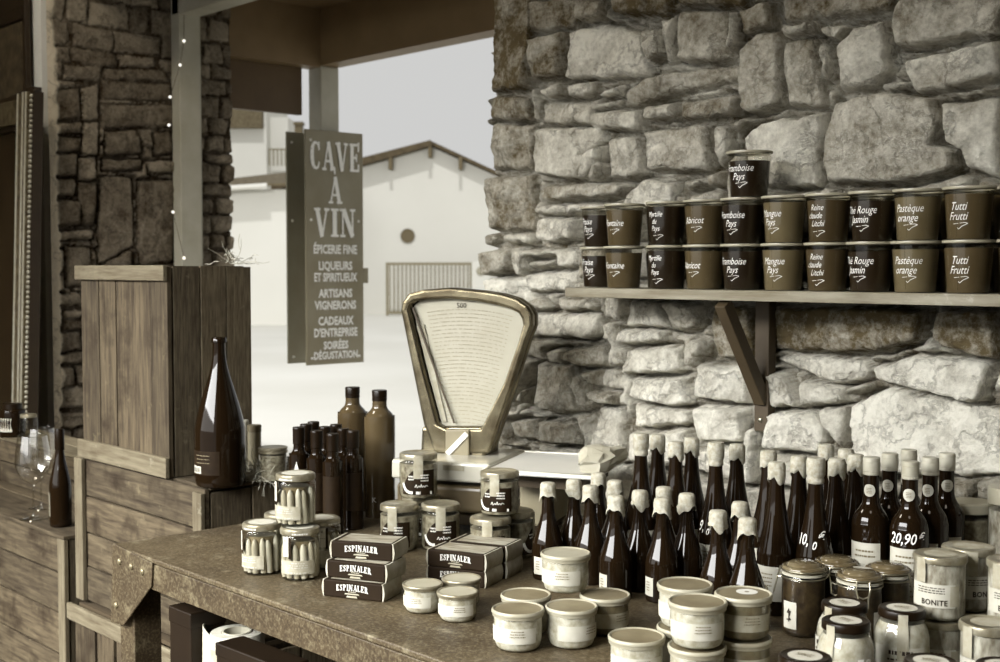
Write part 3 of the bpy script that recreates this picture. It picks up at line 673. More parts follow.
# bottom crate
t = thing('wooden_crate', 'slatted crate at the bottom of the stack, behind the table leg', 'crate', (MX0, MY-.03, 0))
w, d, hh = MX1-MX0+.02, .50, .475
b = MB(); slats(b, 0, w, 0, hh-.03, .016, .014, (.2, .16, .14, .16, .17, .17), .022); b.build('front_slats', M['wood_z'], t, bevel=.0015)
b = MB(); slats(b, .03, d, 0, hh-.03, w, .014, (.3, .36, .34), .012, axis='x'); slats(b, .03, d, 0, hh-.03, .016, .014, (.3, .36, .34), .012, axis='x'); b.box(.016, w-.016, d-.014, d, 0, hh); b.build('side_slats', M['wood_yz'], t, bevel=.0015)
b = MB(); b.box(-.01, w*.55, -.002, .014, hh-.055, hh-.004); b.build('batten', M['batten_x'], t, bevel=.003)
b = MB()
for x in (.56, .655, .72): b.box(x*w/.77, x*w/.77+.075, 0, .014, hh-.06, hh-.008)
b.build('batten', M['batten_x'], t, bevel=.004)
for z_ in (0, hh-.016):
    b = MB(); b.box(.016, w-.016, .03, d-.014, z_, z_+.012); b.build('inner_board', M['crate_in'], t)
# left crate with the glasses
t = thing('wooden_crate', 'planked crate at the far left with wine glasses standing on it', 'crate', (-5.026, 1.668, 0))
w, d, hh = 1.205, .62, .68
b = MB(); slats(b, 0, w-.03, 0, hh-.012, .016, .014, (.22, .2, .2, .2, .18), .006, vertical=False); b.build('front_planks', M['wood_x'], t, bevel=.0015)
b = MB(); b.box(w-.05, w, 0, .015, 0, hh-.013); b.build('batten', M['batten_z'], t, bevel=.002)
b = MB(); slats(b, .016, d, 0, hh-.012, w-.003, .014, (.3, .36, .34), .012, axis='x'); slats(b, .03, d, 0, hh-.012, .016, .014, (.3, .36, .34), .012, axis='x'); b.box(.016, w-.02, d-.014, d, 0, hh-.012); b.build('side_planks', M['wood_yz'], t, bevel=.0015)
b = MB(); b.box(0, w, 0, .2, hh-.012, hh); b.box(0, w, .204, .42, hh-.012, hh); b.box(0, w, .424, d, hh-.012, hh); b.build('top_planks', M['wood_x'], t, bevel=.002)
# low crate behind, with jars on top
t = thing('wooden_crate', 'low crate set back at the far left edge carrying a dark jar', 'crate', (-5.11, 1.925, .682))
w, d, hh = .86, .21, .178
b = MB(); slats(b, 0, w, 0, hh-.01, 0, .014, (1, 1), .005, vertical=False); b.build('front_planks', M['wood_x'], t, bevel=.0015)
b = MB(); b.box(0, w, 0, .1, hh-.01, hh); b.box(0, w, .104, d, hh-.01, hh); b.build('top_planks', M['batten_x'], t, bevel=.0015)
b = MB(); b.box(w-.014, w, .014, d, 0, hh-.01); b.box(0, .014, .014, d, 0, hh-.01); b.box(.014, w-.014, d-.014, d, 0, hh-.01); b.build('side_planks', M['wood_yz'], t)
b = MB(); b.box(w-.2, w-.17, -.012, 0, 0, hh-.01); b.build('batten', M['batten_z'], t, bevel=.002)
# ---- straw tufts
M['straw'] = mat('straw', 172, .8)
def straw(cx, cy, cz, n, spread, seed, name, label, down=0):
    rr = random.Random(seed); b = MB()
    for i in range(n):
        p = Vector((cx+rr.gauss(0, spread), cy+rr.gauss(0, spread*.6), cz+abs(rr.gauss(0, spread*.35))+.003)); a = rr.uniform(0, 2*PI); L = rr.uniform(.03, .085)
        q = []; e = rr.uniform(-.3, .6)
        for k in range(5):
            q.append(p.copy()); a += rr.uniform(-.7, .7); e += rr.uniform(-.6, .5)
            p = p+Vector((math.cos(a)*math.cos(e), math.sin(a)*math.cos(e), math.sin(e)))*(L/4)
            p.z = max(p.z, cz+.002-(down if p.x > MX1+.004 or p.y < MY-.004 else 0))
        b.tube(q, .0011, 4)
    o = b.build(name, M['straw']); tag(o, label, 'straw'); o['kind'] = 'stuff'; return o
straw(MX1-.035, 1.90, MZ1+.002, 190, .034, 3, 'straw_tuft', 'pale straw tuft on the crate corner beside the big bottle', .10)
straw(UX1-.02, UY+.24, UZ+.606, 26, .03, 8, 'straw_tuft', 'few straws caught on the top right of the upright crate', .0)
# ---- wall shelf
M['shelf_wood'] = wood('pale_shelf_board', 128, 20, 'x', dirt=.25)
M['iron'] = mat('dark_iron', 58, .6, var=8, scale=10, bump=.3)
SHX, SHZ = -2.252, 1.481; SY0, SY1 = 2.33, 2.535
t = thing('wall_shelf', 'long wooden shelf on an iron bracket holding rows of tubs', 'shelf', (SHX, SY0, SHZ))
b = MB(); b.box(0, 3.0, 0, SY1-SY0, -.024, 0); b.build('board', M['shelf_wood'], t, bevel=.002)
q = [onY(x, y, WY-.05) for x, y in ((757, 303), (771, 303), (768, 432), (752, 431))]
bx0 = (q[3].x)-SHX; bz0 = q[3].z-SHZ
br = MB(); br.box(bx0+.002, bx0+.042, SY1-SY0-.030, SY1-SY0+.0, bz0, -.025); br = br.build('bracket', M['iron'], t, bevel=.002)
p1 = onY(757, 402, WY-.06); p0 = onY(722, 305, SY0+.03)
b = MB(); a = Vector((bx0+.022, SY1-SY0-.025, p1.z-SHZ)); e = Vector((bx0+.022, .02, -.03)); dv = (a-e).normalized(); nn = dv.cross(Vector((1, 0, 0))).normalized()
vs = [e+Vector((sx, 0, 0))+nn*sn for sx in (-.015, .015) for sn in (-.016, .016)]; vs += [v+(a-e) for v in vs]
b.add(vs, [(0, 1, 3, 2), (4, 6, 7, 5), (0, 4, 5, 1), (1, 5, 7, 3), (3, 7, 6, 2), (2, 6, 4, 0)]); b.build('brace', M['iron'], br, bevel=.002)
b = MB(); b.ball((bx0+.02, SY1-SY0-.031, bz0+.028), .007, 12, 8, (1, .5, 1)); b.build('bolt', M['wire'], br, smooth=True)
# ---- mirror leaning at the left, and a hanging above it
M['gilt'] = mat('worn_gilt_frame', 78, .45, var=32, scale=30, bump=.5, bscale=60, metal=.15)
M['gilt_dark'] = mat('dark_frame_wood', 34, .5, var=8)
M['mirror_glass'] = mat('dark_old_mirror', 30, .12, var=12, scale=4, spec=.8)
mr = onY(36, 405, 2.40); MT = onY(22, 98, 2.47)
t = thing('mirror', 'tall mirror with beaded moulded frame leaning at the left edge', 'mirror', (mr.x, 2.36, .0))
mh = MT.z
def lean(y, z): return y+.085*z/mh
b = MB(); lay = [(-.165, -.14, .035, M['gilt_dark']), (-.14, -.026, .05, M['gilt']), (-.026, .0, .03, M['gilt_dark'])]
fr_ = []
for nm, (x0, x1, dep, m_) in zip(('inner_moulding', 'frame_moulding', 'outer_moulding'), lay):
    b = MB()
    for xa, xb in ((x0, x1), (-.9-x1, -.9-x0)):
        vs = [(xa, lean(-dep, 0), 0), (xb, lean(-dep, 0), .0), (xb, lean(.02, 0), .0), (xa, lean(.02, 0), .0), (xa, lean(-dep, mh), mh), (xb, lean(-dep, mh), mh), (xb, lean(.02, mh), mh), (xa, lean(.02, mh), mh)]
        b.add(vs, [(0, 3, 2, 1), (4, 5, 6, 7), (0, 1, 5, 4), (1, 2, 6, 5), (2, 3, 7, 6), (3, 0, 4, 7)])
    b.box(-.9-x0, x0, lean(-dep, mh), lean(.02, mh), mh+x0, mh+x1)
    fr_.append(b.build(nm, m_, t, bevel=.004))
b = MB()
for x in (-.13, -.07, -.034): b.tube([(x, lean(-.05, .0), .0), (x, lean(-.05, mh), mh)], .0055, 8)
b.build('fillets', M['cap_foil'], fr_[1], smooth=True)
b = MB()
for i in range(75): z = .60+(mh-.62)*i/74; b.ball((-.012, lean(-.034, z), z), .0095, 8, 5)
b.build('beading', M['cap_foil'], fr_[2], smooth=True)
b = MB(); vs = [(-.8, lean(-.012, .0), .0), (-.14, lean(-.012, .0), .0), (-.14, lean(-.012, mh), mh-.14), (-.8, lean(-.012, mh), mh-.14)]; vs += [(x, y+.008, z) for x, y, z in vs]
b.add(vs, [(0, 1, 2, 3), (7, 6, 5, 4), (0, 4, 5, 1), (1, 5, 6, 2), (2, 6, 7, 3), (3, 7, 4, 0)]); b.build('glass', M['mirror_glass'], t)
h0 = onY(26, 92, 2.5); h1 = onY(26, 2, 2.5)
t = thing('wall_hanging', 'dark framed hanging with a fringe above the mirror at top left', 'hanging', (h0.x, 2.5, h0.z))
hz = h1.z-h0.z
M['hang'] = mat('faded_tapestry', 62, .8, var=22, scale=18)
b = MB(); b.box(-.5, .0, .0, .03, -.05, hz+.3); b.build('backing', M['gilt_dark'], t, bevel=.004)
b = MB(); b.box(-.46, -.03, -.01, 0, -.04, hz-.09); b.build('panel', M['hang'], t)
b = MB()
for i in range(34): b.box(-.49+.0143*i, -.482+.0143*i, -.014, 0, hz-.075, hz-.015)
b.build('fringe', M['gilt_dark'], t)
# ---- string of fairy lights down the window frame
M['wire_dark'] = mat('thin_cable', 60, .6)
mb_, nt, out = nodes('tiny_bulb'); em = N(nt, 'ShaderNodeEmission'); em.inputs[0].default_value = (1, .95, .85, 1); em.inputs[1].default_value = 1.6; nt.links.new(em.outputs[0], out.inputs[0]); M['bulb'] = mb_
pts = [onX(x, y, XL+.08) for x, y in ((184, 8), (184, 41), (180, 65), (170, 97), (169, 125), (173, 212), (184, 258))]
t = thing('string_lights', 'string of tiny bulbs hung down the window frame post', 'lights', pts[-1])
o0 = pts[-1]; b = MB(); b.tube([p-o0 for p in pts], .0012, 5); b.build('cable', M['wire_dark'], t)
for p in pts:
    b = MB(); b.ball(p-o0, .0075, 10, 7); b.build('bulb', M['bulb'], t, smooth=True)
# ---- old counter scale with fan-shaped dial
M['enamel'] = mat('pale_scale_enamel', 175, .3, var=8, scale=9, coat=.5)
M['enamel_brown'] = mat('brown_scale_body', 84, .38, var=14, scale=7, coat=.2)
M['olive_body'] = mat('olive_scale_body', 124, .4, var=12, scale=8)
M['nickel'] = mat('worn_nickel', 96, .26, var=34, scale=16, metal=.8)
M['ink_pale'] = mat('faded_print', 140, .7)
M['white_pan'] = mat('white_pan_enamel', 205, .35, var=4, scale=9)
M['dial'] = mat('scale_dial_card', 160, .5, var=4, scale=10)
SA = R(28); su = Vector((math.cos(SA), math.sin(SA), 0)); sv = Vector((-math.sin(SA), math.cos(SA), 0))
SO = Vector((-2.37, 2.22, TZ))
def sc(px, py, yl):
    w = onP(px, py, SO+sv*yl, sv)-SO; return w.dot(su), w.z
sca = thing('counter_scale', 'antique counter scale with fan-shaped dial and white weighing pan', 'scale', SO, SA)
zz = lambda x, y: (390+x/3.31, 280+y/3.31)
HY = .03
outer = [sc(*zz(x, y), HY-.03) for x, y in ((36, 100), (42, 72), (62, 45), (110, 32), (200, 25), (300, 35), (370, 46), (420, 61), (455, 85), (472, 115), (473, 150), (455, 195), (400, 370), (330, 575), (150, 575), (112, 480), (70, 270))]
inner = [sc(*zz(x, y), HY-.03) for x, y in ((64, 98), (70, 82), (86, 70), (130, 65), (200, 62), (290, 70), (360, 84), (400, 96), (425, 110), (437, 130), (440, 150), (425, 205), (378, 340), (302, 492), (188, 492), (160, 478), (108, 285))]
def ring(b, o_, i_, y0, y1):
    n = len(o_)
    vs = [(x, y0, z) for x, z in o_]+[(x, y0, z) for x, z in i_]+[(x, y1, z) for x, z in o_]+[(x, y1, z) for x, z in i_]
    fs = []
    for k in range(n):
        j = (k+1) % n
        fs += [(k, j, n+j, n+k), (2*n+k, 3*n+k, 3*n+j, 2*n+j), (k, 2*n+k, 2*n+j, j), (n+k, n+j, 3*n+j, 3*n+k)]
    b.add(vs, fs)
def dense(poly, k=4):
    out = []; n = len(poly)
    for i in range(n):
        p0, p1, p2, p3 = poly[i-1], poly[i], poly[(i+1) % n], poly[(i+2) % n]
        for s in range(k):
            t_ = s/k; out.append(tuple(.5*(2*p1[q]+(p2[q]-p0[q])*t_+(2*p0[q]-5*p1[q]+4*p2[q]-p3[q])*t_*t_+(-p0[q]+3*p1[q]-3*p2[q]+p3[q])*t_**3) for q in (0, 1)))
    return out
od, idn = outer, inner
b = MB(); b.prism(od, (0, HY-.005, 0), (1, 0, 0), (0, 0, 1), (0, .035, 0)); hd = b.build('head_housing', M['nickel'], sca, bevel=.012, seg=3)
b = MB(); ring(b, od, idn, HY-.035, HY-.004); bz = b.build('bezel', M['nickel'], hd, bevel=.009, seg=3)
dl = MB(); dl.prism([(x*.985+.0, z) for x, z in idn], (0, HY-.012, 0), (1, 0, 0), (0, 0, 1), (0, .006, 0)); dl = dl.build('dial', M['dial'], sca)
cxp, czp = sc(463, 520, HY-.013)     # centre of the fan
tl = [sc(*zz(x, y), HY-.013) for x, y in ((95, 85), (425, 120), (300, 488), (188, 488))]
def tilt_at(px, py): x, z = sc(*zz(px, py), HY-.013); return math.atan2(x-cxp, z-czp), math.hypot(x-cxp, z-czp)
a0, r1 = tilt_at(105, 110); a1, _ = tilt_at(425, 130); _, rtop = tilt_at(240, 80); _, rlow = tilt_at(240, 470)
rr = random.Random(4); vs = []; fs = []
for k in range(30):
    r = rlow+(rtop-.014-rlow)*k/29
    n = int(26+k*1.4)
    for i in range(n):
        if rr.random() < .25: continue
        a = a0+.03+(a1-a0-.06)*(i+.5)/n; w_ = rr.choice((.0011, .0016, .0022)); hgt = .0017
        if r < rlow+.03 and abs(a) > .3: continue
        ca, sa = math.cos(a), math.sin(a); p = len(vs)
        for dx, dy in ((-w_, -hgt/2), (w_, -hgt/2), (w_, hgt/2), (-w_, hgt/2)):
            vs.append((cxp+(r+dy)*sa+dx*ca, HY-.0135, czp+(r+dy)*ca-dx*sa))
        fs.append((p, p+1, p+2, p+3))
b = MB(); b.add(vs, fs); b.build('printed_table', M['ink_pale'], dl)
g = text_geo('500', .019); put_flat(g, 'numerals', M['ink'], dl, (*[cxp-.003, HY-.0125], czp+rtop-.004), (1, 0, 0), (0, 0, 1), .0015)
nx0 = sc(*zz(75, 92), HY-.022); nx1 = sc(*zz(212, 474), HY-.022)
b = MB(); b.prism(bar(*nx0, *nx1, .006, .004), (0, HY-.022, 0), (1, 0, 0), (0, 0, 1), (0, .003, 0)); b.build('pointer', M['iron'], sca)
b = MB(); e0 = sc(*zz(98, 150), HY-.02); e1 = sc(*zz(180, 470), HY-.02); b.prism(bar(*e0, *e1, .022, .010), (0, HY-.0165, 0), (1, 0, 0), (0, 0, 1), (0, .003, 0)); b.build('scale_strip', M['label_grey'], dl)
pl4 = [sc(*zz(x, y), HY-.04) for x, y in ((184, 496), (262, 496), (262, 590), (184, 590))]
b = MB(); b.prism(pl4, (0, HY-.042, 0), (1, 0, 0), (0, 0, 1), (0, .012, 0)); pq = b.build('neck_plate', M['olive_body'], sca, bevel=.003)
c0 = sc(*zz(190, 575), HY-.043); c1 = sc(*zz(255, 508), HY-.043)
b = MB(); b.prism(bar(*c0, *c1, .014), (0, HY-.046, 0), (1, 0, 0), (0, 0, 1), (0, .004, 0)); b.build('diagonal_badge', M['print_pale'], pq)
neck = [sc(*zz(x, y), HY) for x, y in ((118, 480), (335, 480), (325, 640), (110, 640))]
b = MB(); b.prism(neck, (0, HY-.03, 0), (1, 0, 0), (0, 0, 1), (0, .11, 0)); b.build('neck', M['nickel'], sca, bevel=.01, seg=3)
for px_, py_ in ((88, 57), (205, 50+460)): pass
# body
xl, zt = sc(396, 482, -.11); xr, _ = sc(548, 482, -.11); _, zb = sc(500, 516, -.11); xm, _ = sc(490, 482, -.11); xr0, _ = sc(518, 482, -.11)
b = MB(); b.box(xl, xm, -.11, .14, zb, zt); b.build('main_body', M['enamel_brown'], sca, bevel=.012, seg=3)
_, zb2 = sc(530, 526, -.10); _, zt2 = sc(530, 481, -.10)
b = MB(); b.box(xr0, xr, -.10, .12, zb2, zt2); b.build('pan_support', M['olive_body'], sca, bevel=.006)
_, l0 = sc(450, 482, -.13); _, l1 = sc(450, 462, -.13); xe, _ = sc(490, 470, -.13)
b = MB(); b.box(xl-.005, xe, -.13, .15, l0, l1); lg = b.build('enamel_top', M['enamel'], sca, bevel=.008, seg=3)
n0 = sc(443, 470, -.131); n1 = sc(464, 466, -.131)
b = MB(); b.box(n0[0], n1[0], -.1325, -.13, n0[1], n1[1]); b.build('name_plate', M['label_grey'], lg)
b = MB(); b.box(xl+.01, xr-.01, -.08, .13, .018, max(zb, .03)); b.build('base', M['iron'], sca, bevel=.004)
for x in (xl+.03, xr-.04):
    for y in (-.06, .1):
        b = MB(); b.lathe([(0, 0), (.016, 0), (.013, .02), (0, .02)], 14, c=(x, y, 0)); b.build('foot', M['iron'], sca, smooth=True)
pc = [onZ(x, y, 1.042) for x, y in ((484, 468), (512, 443), (606, 452), (592, 477))]
c4 = [((p-SO).dot(su), (p-SO).dot(sv)) for p in pc]
px0 = c4[0][0]; px1 = c4[3][0]+.004; py0 = (c4[0][1]+c4[3][1])/2; py1 = py0+.33
pz = 1.042-TZ
b = MB(); b.box(px0, px1, py0, py1, pz-.012, pz-.002); pan = b.build('weighing_pan', M['white_pan'], sca, bevel=.005, seg=3)
b = MB(); b.tube([(px0+.004, py0+.004, pz-.004), (px1-.004, py0+.004, pz-.004), (px1-.004, py1-.004, pz-.004), (px0+.004, py1-.004, pz-.004)], .006, 8, closed=True); b.build('pan_rim', M['enamel'], pan, smooth=True)
b = MB(); b.box(px0+.04, px1-.04, py0+.05, py1-.05, zt2-.002, pz-.012); b.build('pan_carrier', M['iron'], sca)
# creased paper lying on the right end of the pan
q = SO+su*(px1-.022)+sv*(py0+.13)
t = thing('paper_bag', 'creased pale paper bag lying on the right end of the weighing pan', 'paper bag', (q.x, q.y, TZ+pz+.001), SA)
b = MB(); rr = random.Random(12); vs = []; n = 14; mrow = 11
for j in range(mrow):
    y = -.11+.25*j/(mrow-1); k = .35+.65*math.sin(PI*min(1, (j+1.5)/(mrow+1)))
    for i in range(n):
        a = 2*PI*i/n; jt = rr.uniform(-.0045, .0045)
        vs.append((math.copysign(abs(math.cos(a))**.7, math.cos(a))*.045*k+jt+.012*math.sin(j), y+jt, max(0, (.024+math.copysign(abs(math.sin(a))**.8, math.sin(a))*.028)*k+jt)))
b.add(vs, [(j*n+i, j*n+(i+1) % n, (j+1)*n+(i+1) % n, (j+1)*n+i) for j in range(mrow-1) for i in range(n)]+[tuple(range(n)), tuple((mrow-1)*n+i for i in range(n))])
b.build('bag', M['kraft'], t)
def top_at(px, py, H, base=TZ): p = onZ(px, py, base+H); return Vector((p.x, p.y, base))
rj = random.Random(21)
placed = []
def free(p, rad, step=.004, name=''):
    """Nudge a standing bottle straight back until it touches no neighbour."""
    p = Vector(p)
    d = p.xy.normalized()
    for _ in range(120):
        if not [q for q, r in placed if abs(q.z-p.z) < .02 and (q.xy-p.xy).length < r+rad-.0008]: break
        p.x += d.x*step; p.y += d.y*step
    if _: print('NUDGED', round(_*step, 3), name)
    placed.append((p.copy(), rad)); return p
# ---- glass jars of preserves
def make_asp(label, seed=1):
    t = thing('asparagus_jar', label, 'jar', (0, 0, 0), 0, 'jars of asparagus at the table corner')
    prof = smoothprof([(.040, .001), (.0435, .008), (.0445, .02), (.0445, .086), (.0425, .096), (.0395, .101)])
    rr = random.Random(seed)
    b = MB(); b.lathe([(0, .004), (.032, .004), (.032, .085), (0, .085)], 24); b.build('brine', M['brine'], t, smooth=30)
    for k in range(13):
        a = 2*PI*k/13+rr.uniform(-.06, .06); r = .0345; lean_ = rr.uniform(-.1, .1); rad = rr.uniform(.0068, .0082); h = rr.uniform(.07, .084)
        b = MB(); pr = [(rad*.9, 0), (rad, .01), (rad*.95, h*.72), (rad*.8, h*.86), (rad*.45, h*.96), (0, h)]
        mt = Matrix.Translation((r*math.cos(a), r*math.sin(a), .006)) @ Matrix.Rotation(lean_, 4, Vector((math.cos(a), math.sin(a), 0)))
        b.lathe([(0, 0)]+smoothprof(pr, 3), 12, axis=mt); b.build('asparagus_spear', M['asparagus'], t, smooth=60)
    b = MB(); b.lathe([(0, .001)]+prof, 36); b.build('glass_wall', M['glass'], t, smooth=60)
    b = MB(); b.lathe([(.0405, .099), (.0432, .100), (.0438, .102), (.0438, .109), (.0428, .1120), (.039, .1140), (.036, .1130), (0, .1130)], 36); ld = b.build('lid', M['lid_pale'], t, smooth=30)
    b = MB(); b.lathe([(.0005, .1136), (.031, .1136)], 30); b.build('lid_print', M['label'], ld)
    put_cyl(lines(.05, .004, 1, 7, .8), 'lid_edge_print', M['print_pale'], ld, .0438, .104, R(-70), .0006)
    st = wrap('seal_tag', M['label'], t, .0447, .054, .098, R(-112), .0155, .0012); put_cyl(join([shift(text_geo('K', .009), 0, .011), ([(-.0065, -.004), (.0065, -.004), (.0065, -.0034), (-.0065, -.0034)], [(0, 1, 2, 3)])]), 'print', M['ink'], st, .0447, .078, R(-112), .0018)
    sb_ = wrap('tag_shadow_band', M['label_dark'], t, .0447, .05, .097, R(-99), .006, .001)
    lb = put_cyl(([(-.045, -.018), (.05, -.022), (.05, .016), (.02, .012), (-.02, .004), (-.045, -.004)], [(0, 1, 2, 3, 4, 5)]), 'label', M['label_grey'], t, .0445, .033, R(-72), .0006) if 0 else None
    lw = wrap('label', M['label_grey'], t, .0446, .016, .046, R(-80), .085, .0006, 18)
    put_cyl(join([shift(lines(.05, .014, 3, seed, .5), .0, .005), shift(lines(.07, .004, 1, seed+3, .7), 0, -.011)]), 'print', M['label'], lw, .0446, .031, R(-75), .0016)
    return t
AH = .114
ja = make_asp('asparagus jar at the front right of the jar pyramid, spears filling it'); p = free(top_at(300, 526, AH), .0446, name='jar'); ja.location = p; ja.rotation_euler = (0, 0, R(35))
for ch in list(ja.children):
    pass
p2 = free(top_at(262, 521.5, AH), .0446, name='jar'); dup(ja, p2, R(-2), 'asparagus jar at the front left of the jar pyramid, broad label')
p3 = free(top_at(321, 517, AH), .0446, name='jar'); dup(ja, p3, R(80), 'asparagus jar behind the right front one, mostly hidden')
p4 = free(top_at(283, 512, AH), .0446, name='jar'); dup(ja, p4, R(0), 'asparagus jar at the back of the pyramid under the top one')
pt = top_at(295.5, 472.5, AH, TZ+AH+.001); dup(ja, pt, R(5), 'asparagus jar stacked on top of the other three')
# jar with a pale tag on the crate behind
t = thing('preserve_jar', 'jar with pale tag and curled wire on the crate, behind the asparagus', 'jar', onP(273, 480, (0, 1.93), (0, 1)).xy.to_3d()+Vector((0, 0, TZ)))
p = onZ(273, 447, MZ1+.095); t.location = (p.x, p.y, MZ1+.002); t.scale = (.85, .85, .57)
b = MB(); b.lathe([(0, .002)]+smoothprof([(.042, .001), (.046, .008), (.046, .125), (.044, .135)]), 32); b.build('glass_wall', M['glass'], t, smooth=60)
b = MB(); b.lathe([(0, .004), (.044, .004), (.044, .128), (0, .128)], 30); b.build('contents', M['confit'], t, smooth=30)
b = MB(); b.lathe([(.045, .134), (.048, .137), (.048, .147), (.0455, .148), (.0455, .152), (.0485, .155), (.0485, .162), (.045, .165), (0, .1655)], 32); b.build('lid', M['lid_pale'], t, smooth=30)
wt = wrap('tag', M['label'], t, .047, .10, .132, R(-110), .026); b = MB(); b.tube([(.047*math.cos(a), .047*math.sin(a)-.004, .112+.010*math.sin(q)) for q, a in [(2*PI*u/16, R(-78)+.16*math.cos(2*PI*u/16)) for u in range(16)]], .0014, 6, closed=True); b.build('wire_loop', M['rim'], t, smooth=True)
# ---- stew jars with dark wrap labels
def make_duck(label):
    t = thing('stew_jar', label, 'jar', (0, 0, 0), 0, 'stew jars with dark labels')
    P = smoothprof([(.043, .001), (.047, .007), (.0478, .018), (.0478, .086), (.046, .094), (.0435, .098)])
    b = MB(); b.lathe([(0, .004), (.043, .004), (.0462, .012), (.0462, .086), (0, .086)], 36); b.build('contents', M['confit'], t, smooth=60)
    b = MB(); b.lathe([(0, .001)]+P, 36); b.build('glass_wall', M['glass'], t, smooth=60)
    b = MB(); b.lathe([(.0445, .096), (.0472, .0968), (.0476, .0985), (.0476, .106), (.0462, .1095), (.042, .1115), (.039, .1100), (0, .1100)], 36, wob=lambda i, a, r, z: (r*(1+.008*math.sin(12*a)) if 1 < i < 5 else r, z)); b.build('lid', M['lid_pale'], t, smooth=40)
    pts = [(-.035, -.030), (.05, -.033), (.05, .028), (.012, .030), (-.010, .026), (-.024, .010), (-.030, -.012)]
    gr = []
    n = 16; vs = []; fs = []
    for i in range(n+1):      # outline cut in columns so that the paper follows the jar
        x = -.036+.088*i/n
        top = .029 if x > .0 else .029-.0022*abs(x/.006)**1.7
        vs += [(x, -.032), (x, max(top, -.031))]
    fs = [(2*i, 2*i+2, 2*i+3, 2*i+1) for i in range(n)]
    lw = put_cyl((vs, fs), 'label', M['label_dark'], t, .0478, .044, R(-72), .0006)
    sw = stroke([(-.034, -.004), (-.030, -.014), (-.024, -.022), (-.014, -.0265), (.01, -.027), (.045, -.0275)], .007)
    put_cyl(sw, 'swoosh', M['print_pale'], lw, .0478, .044, R(-72), .0014)
    put_cyl(join([shift(lines(.022, .014, 2, 3, .5), -.010, .010), shift(lines(.026, .020, 3, 5, .5), .025, .010), shift(stroke([(-.016, -.003), (-.012, .004), (-.010, -.004), (-.006, .001), (-.003, -.003), (0, .005), (.002, -.003), (.006, .001), (.009, -.003), (.012, .002), (.017, -.001)], .0016), .016, -.010)]), 'print', M['print_pale'], lw, .0478, .044, R(-72), .0016)
    wrap('paper_seal', M['label_grey'], t, rfun([(.0482, .05), (.0482, .09), (.0482, .107)]), .052, .108, R(-62), .024, .0012)
    return t
DH = .1115
d0 = make_duck('stew jar stacked on top of two others, left of the scale'); d0.location = top_at(418.5, 452, DH, TZ+DH+.001); d0.rotation_euler = (0, 0, R(22)); 
DK = [(399.5, 503, 'stew jar at the lower left, paper seal facing forward', 2), (440.5, 502.5, 'stew jar at the lower right beneath the top one, swoosh showing', 22), (421, 494, 'stew jar hidden at the back beneath the top one', 50), (490.5, 516, 'stew jar under the pan, front one of the pair', 10), (514, 512, 'stew jar under the pan, set back to the right of its partner', 95)]
dk = []
for px, py, lb, rz in DK:
    p = free(top_at(px, py, DH), .0482, name=lb); dk.append(p); dup(d0, p, R(rz), lb)
q = (dk[3]*.62+dk[4]*.38); q.z = TZ+DH+.001
t = dup(d0, q, R(4), 'stew jar on top of a pair, in front of the weighing pan'); t.scale = (.95, .95, .90)
# ---- sardine cartons
def make_carton(label, w=.137, d=.088, h=.0355):
    t = thing('tinned_fish_box', label, 'box', (0, 0, 0), 0, 'dark cartons of tinned fish')
    b = MB(); b.box(-w/2, w/2, -d/2, d/2, 0, h); b.build('sleeve', M['carton'], t, bevel=.0025)
    b = MB(); b.box(-w/2+.012, w/2-.006, -d/2+.012, d/2-.008, h-.0005, h+.0006); tp_ = b.build('printed_top', M['carton_top'], t)
    put_flat(shift(lines(.02, .006, 1, 4, .8), 0, 0), 'top_print', M['ink_grey'], tp_, (-w/2+.02, -d/2+.014, h+.0008), (1, 0, 0), (0, 1, 0))
    for s in (-1, 1):
        vs = []; n = 6
        for i in range(n+1):
            z = h*i/n; o_ = .0035*math.sin(PI*i/n)*1.0
            vs += [(s*(w/2+.0012+o_), -d/2+.002, z), (s*(w/2+.0012+o_), d/2-.002, z)]
        b = MB(); b.add(vs, [(2*i, 2*i+1, 2*i+3, 2*i+2) for i in range(n)])
        vs2 = [(s*(w/2-.002), y, z) for x, y, z in vs]; b.add(vs2, [(2*i+2, 2*i+3, 2*i+1, 2*i) for i in range(n)])
        b.add(vs+vs2, [(2*i, 2*i+2, 2*i+2+2*(n+1), 2*i+2*(n+1)) for i in range(n)]+[(2*i+3, 2*i+1, 2*i+1+2*(n+1), 2*i+3+2*(n+1)) for i in range(n)]+[(0, 2*n+2, 2*n+3, 1), (2*n, 2*n+1, 4*n+3, 4*n+2)])
        b.build('end_flap', M['carton_edge'], t)
    put_flat(arch(slab('ESPINALER', .0128, .84, .06), 2.0), 'brand_lettering', M['print_pale'], t, (0, -d/2, h*.66), (1, 0, 0), (0, 0, 1), .0008)
    put_flat(join([shift(lines(.03, .002, 1, 3, 1), 0, .004), shift(([(-.018, -.0014), (.018, -.0014), (.015, .0014), (-.015, .0014)], [(0, 1, 2, 3)]), 0, 0), shift(([(-.013, -.0022), (.013, -.0022), (.011, .0018), (-.011, .0018)], [(0, 1, 2, 3)]), 0, -.0055)]), 'emblem', M['label_grey'], t, (0, -d/2, h*.29), (1, 0, 0), (0, 0, 1), .0008)
    return t
ea = R(25)
def along(p, a, x, y): return Vector((p[0]+x*math.cos(a)-y*math.sin(a), p[1]+x*math.sin(a)+y*math.cos(a)))
base = along((-2.068, 1.512), ea, 0, .045)
c0_ = make_carton('dark fish carton at the bottom of the left stack of three'); c0_.location = (base.x, base.y, TZ+.0005); c0_.rotation_euler = (0, 0, ea)
q = along(base, ea, .000, .016); dup(c0_, (q.x, q.y, TZ+.0368), R(24), 'dark fish carton in the middle of the left stack of three')
q = along(base, ea, -.006, .042); dup(c0_, (q.x, q.y, TZ+.0731), R(31), 'dark fish carton on top of the left stack, turned a little')
